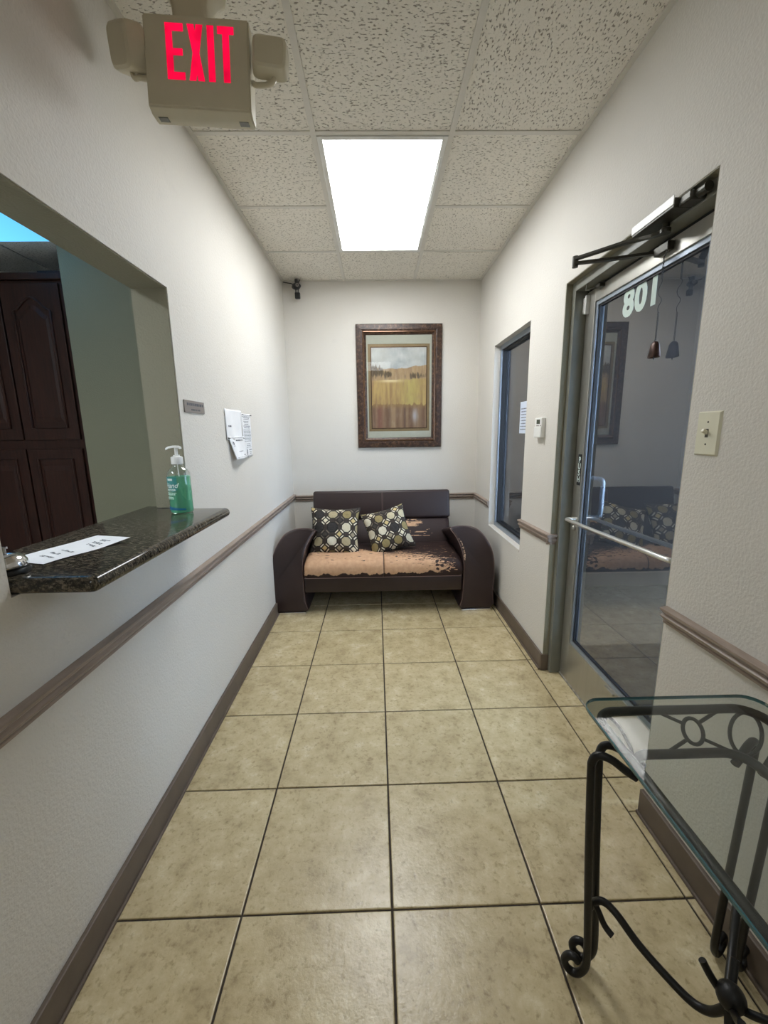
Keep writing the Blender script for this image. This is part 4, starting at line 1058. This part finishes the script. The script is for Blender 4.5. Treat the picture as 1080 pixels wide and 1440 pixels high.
# ------------------------------------------------------------------ reception room behind the opening
RX0, RY0, RY1 = -3.6, -.9, 3.72
rf = struct(obj('floor_reception', box((RX0, RY0, -.1), (WLB-.001, RY1, 0)), M['carpet']))
rc = struct(obj('ceiling_reception', box((RX0, RY0, CH+.03), (WLB-.001, RY1, CH+.1)), M['wall']))
for i in range(5):
    for j in range(8):
        x0_, y0_ = RX0+.45+(i-1)*TT, 3.04-(8-j-1)*TT
        xa_, xb_, ya_, yb_ = max(RX0, x0_), min(WLB-.003, x0_+TT), max(RY0, y0_), min(RY1, y0_+TT)
        if xb_-xa_ < .05 or yb_-ya_ < .05: continue
        if -2.56 < (x0_+TT/2) < -1.9 and (1.8 < (y0_+TT/2) < 3.04 or -.62 < (y0_+TT/2) < .6): continue
        o = obj('panel', box((xa_+.006, ya_+.006, CH), (xb_-.006, yb_-.006, CH+.012), .003), M['ctile_x'], rc)
lr = thing('ceiling_light', 'bluish white ceiling light panel seen through the reception opening', 'ceiling light', (-2.235, 2.43, CH))
bm = bmesh.new(); a, b, c, d = -2.536, -1.935, 1.825, 3.036
add_box(bm, (a, c, CH-.005), (a+.02, d, CH+.01)); add_box(bm, (b-.02, c, CH-.005), (b, d, CH+.01)); add_box(bm, (a+.02, c, CH-.005), (b-.02, c+.02, CH+.01)); add_box(bm, (a+.02, d-.02, CH-.005), (b-.02, d, CH+.01))
obj('frame', bm, M['white_metal'], lr); obj('diffuser', box((a+.02, c+.02, CH-.045), (b-.02, d-.02, CH+.004)), M['diffuser2'], lr)
l4 = thing('ceiling_light', 'added unseen fill light over the near end of the reception room', 'ceiling light', (-2.235, 0, CH))  # unseen lamp added to brighten the reception room
bm = bmesh.new(); c, d = 3.04-6*TT+.006, 3.04-4*TT-.006
add_box(bm, (a, c, CH-.005), (a+.02, d, CH+.01)); add_box(bm, (b-.02, c, CH-.005), (b, d, CH+.01)); add_box(bm, (a+.02, c, CH-.005), (b-.02, c+.02, CH+.01)); add_box(bm, (a+.02, d-.02, CH-.005), (b-.02, d, CH+.01))
obj('frame', bm, M['white_metal'], l4); obj('diffuser', box((a+.02, c+.02, CH-.001), (b-.02, d-.02, CH+.004)), M['reception_fill'], l4)
struct(obj('wall_reception_left', box((RX0-.1, RY0, 0), (RX0, RY1, CH+.1)), M['wall']))
struct(obj('wall_reception_back', box((RX0, RY1, 0), (WLB-.001, RY1+.1, CH+.1)), M['wall']))
struct(obj('wall_reception_front', box((RX0, RY0-.1, 0), (WLB-.001, RY0, CH+.1)), M['wall']))
struct(obj('wall_reception_partition', box((-2.128, 3.12, 0), (WLB-.001, RY1-.002, CH+.029)), M['green']))
# tall cabinet with arched raised-panel doors
cbn = thing('tall_cabinet', 'tall espresso wood cabinet with arched raised-panel doors behind the counter', 'cabinet', (-2.56, 3.4, 0))
obj('carcass', box((-2.99, 3.155, 0.0005), (-2.134, 3.70, 2.45), .003), M['cabinet'], cbn)
obj('crown', box((-3.01, 3.125, 2.43), (-2.131, 3.71, 2.475), .006), M['cabinet'], cbn)
obj('crown', box((-2.30, 3.14, 2.475), (-2.135, 3.70, 2.490), .004), M['cabinet'], cbn)
def cab_door(x0, x1, z0, z1, arched):
    d = obj('door', box((x0, 3.137, z0), (x1, 3.1545, z1), .004), M['cabinet'], cbn)
    s_ = .075; a0, a1, b0, b1 = x0+s_, x1-s_, z0+s_+.01, z1-s_-(.02 if arched else .0)
    if arched:
        n = 14; top = []
        for k in range(n+1):
            t = k/n; h = .5-.5*math.cos(2*PI*t); top.append((a1-(a1-a0)*t, b1-.085+.085*h**.9))
    else: top = [(a1, b1), (a0, b1)]
    poly = [(a0, b0), (a1, b0)]+top
    cxm, czm = (a0+a1)/2, (b0+b1)/2
    loop = [Vector((a, 3.1345, b)) for a, b in poly]
    obj('moulding', tube(loop, .0085, 8, True), M['cabinet'], d, 1)
    bm = bmesh.new()
    def sc_(f): return [Vector((cxm+(a-cxm)*f, 0, czm+(b-czm)*(1-(1-f)*.6))) for a, b in poly]
    loft(bm, [[p+Vector((0, 3.138, 0)) for p in sc_(.86)], [p+Vector((0, 3.130, 0)) for p in sc_(.72)]], False, True)
    obj('raised_panel', bm, M['cabinet'], d)
for x0_, x1_ in ((-2.572, -2.172), (-2.984, -2.584)):
    cab_door(x0_, x1_, 1.350, 2.412, True); cab_door(x0_, x1_, .12, 1.285, False)
# ------------------------------------------------------------------ outside the glass door
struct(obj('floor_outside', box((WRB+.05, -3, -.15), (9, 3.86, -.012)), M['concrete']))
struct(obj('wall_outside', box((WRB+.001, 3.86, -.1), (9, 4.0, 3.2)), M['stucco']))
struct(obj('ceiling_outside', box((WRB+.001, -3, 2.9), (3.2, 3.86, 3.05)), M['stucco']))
dm = obj('dark_slab', box((1.20, .9, -.0115), (2.5, 2.45, .0), .004), M['mat']); tag(dm, 'dark slab on the pavement outside the glass door', 'mat')  # thin dark slab over the pavement by the door
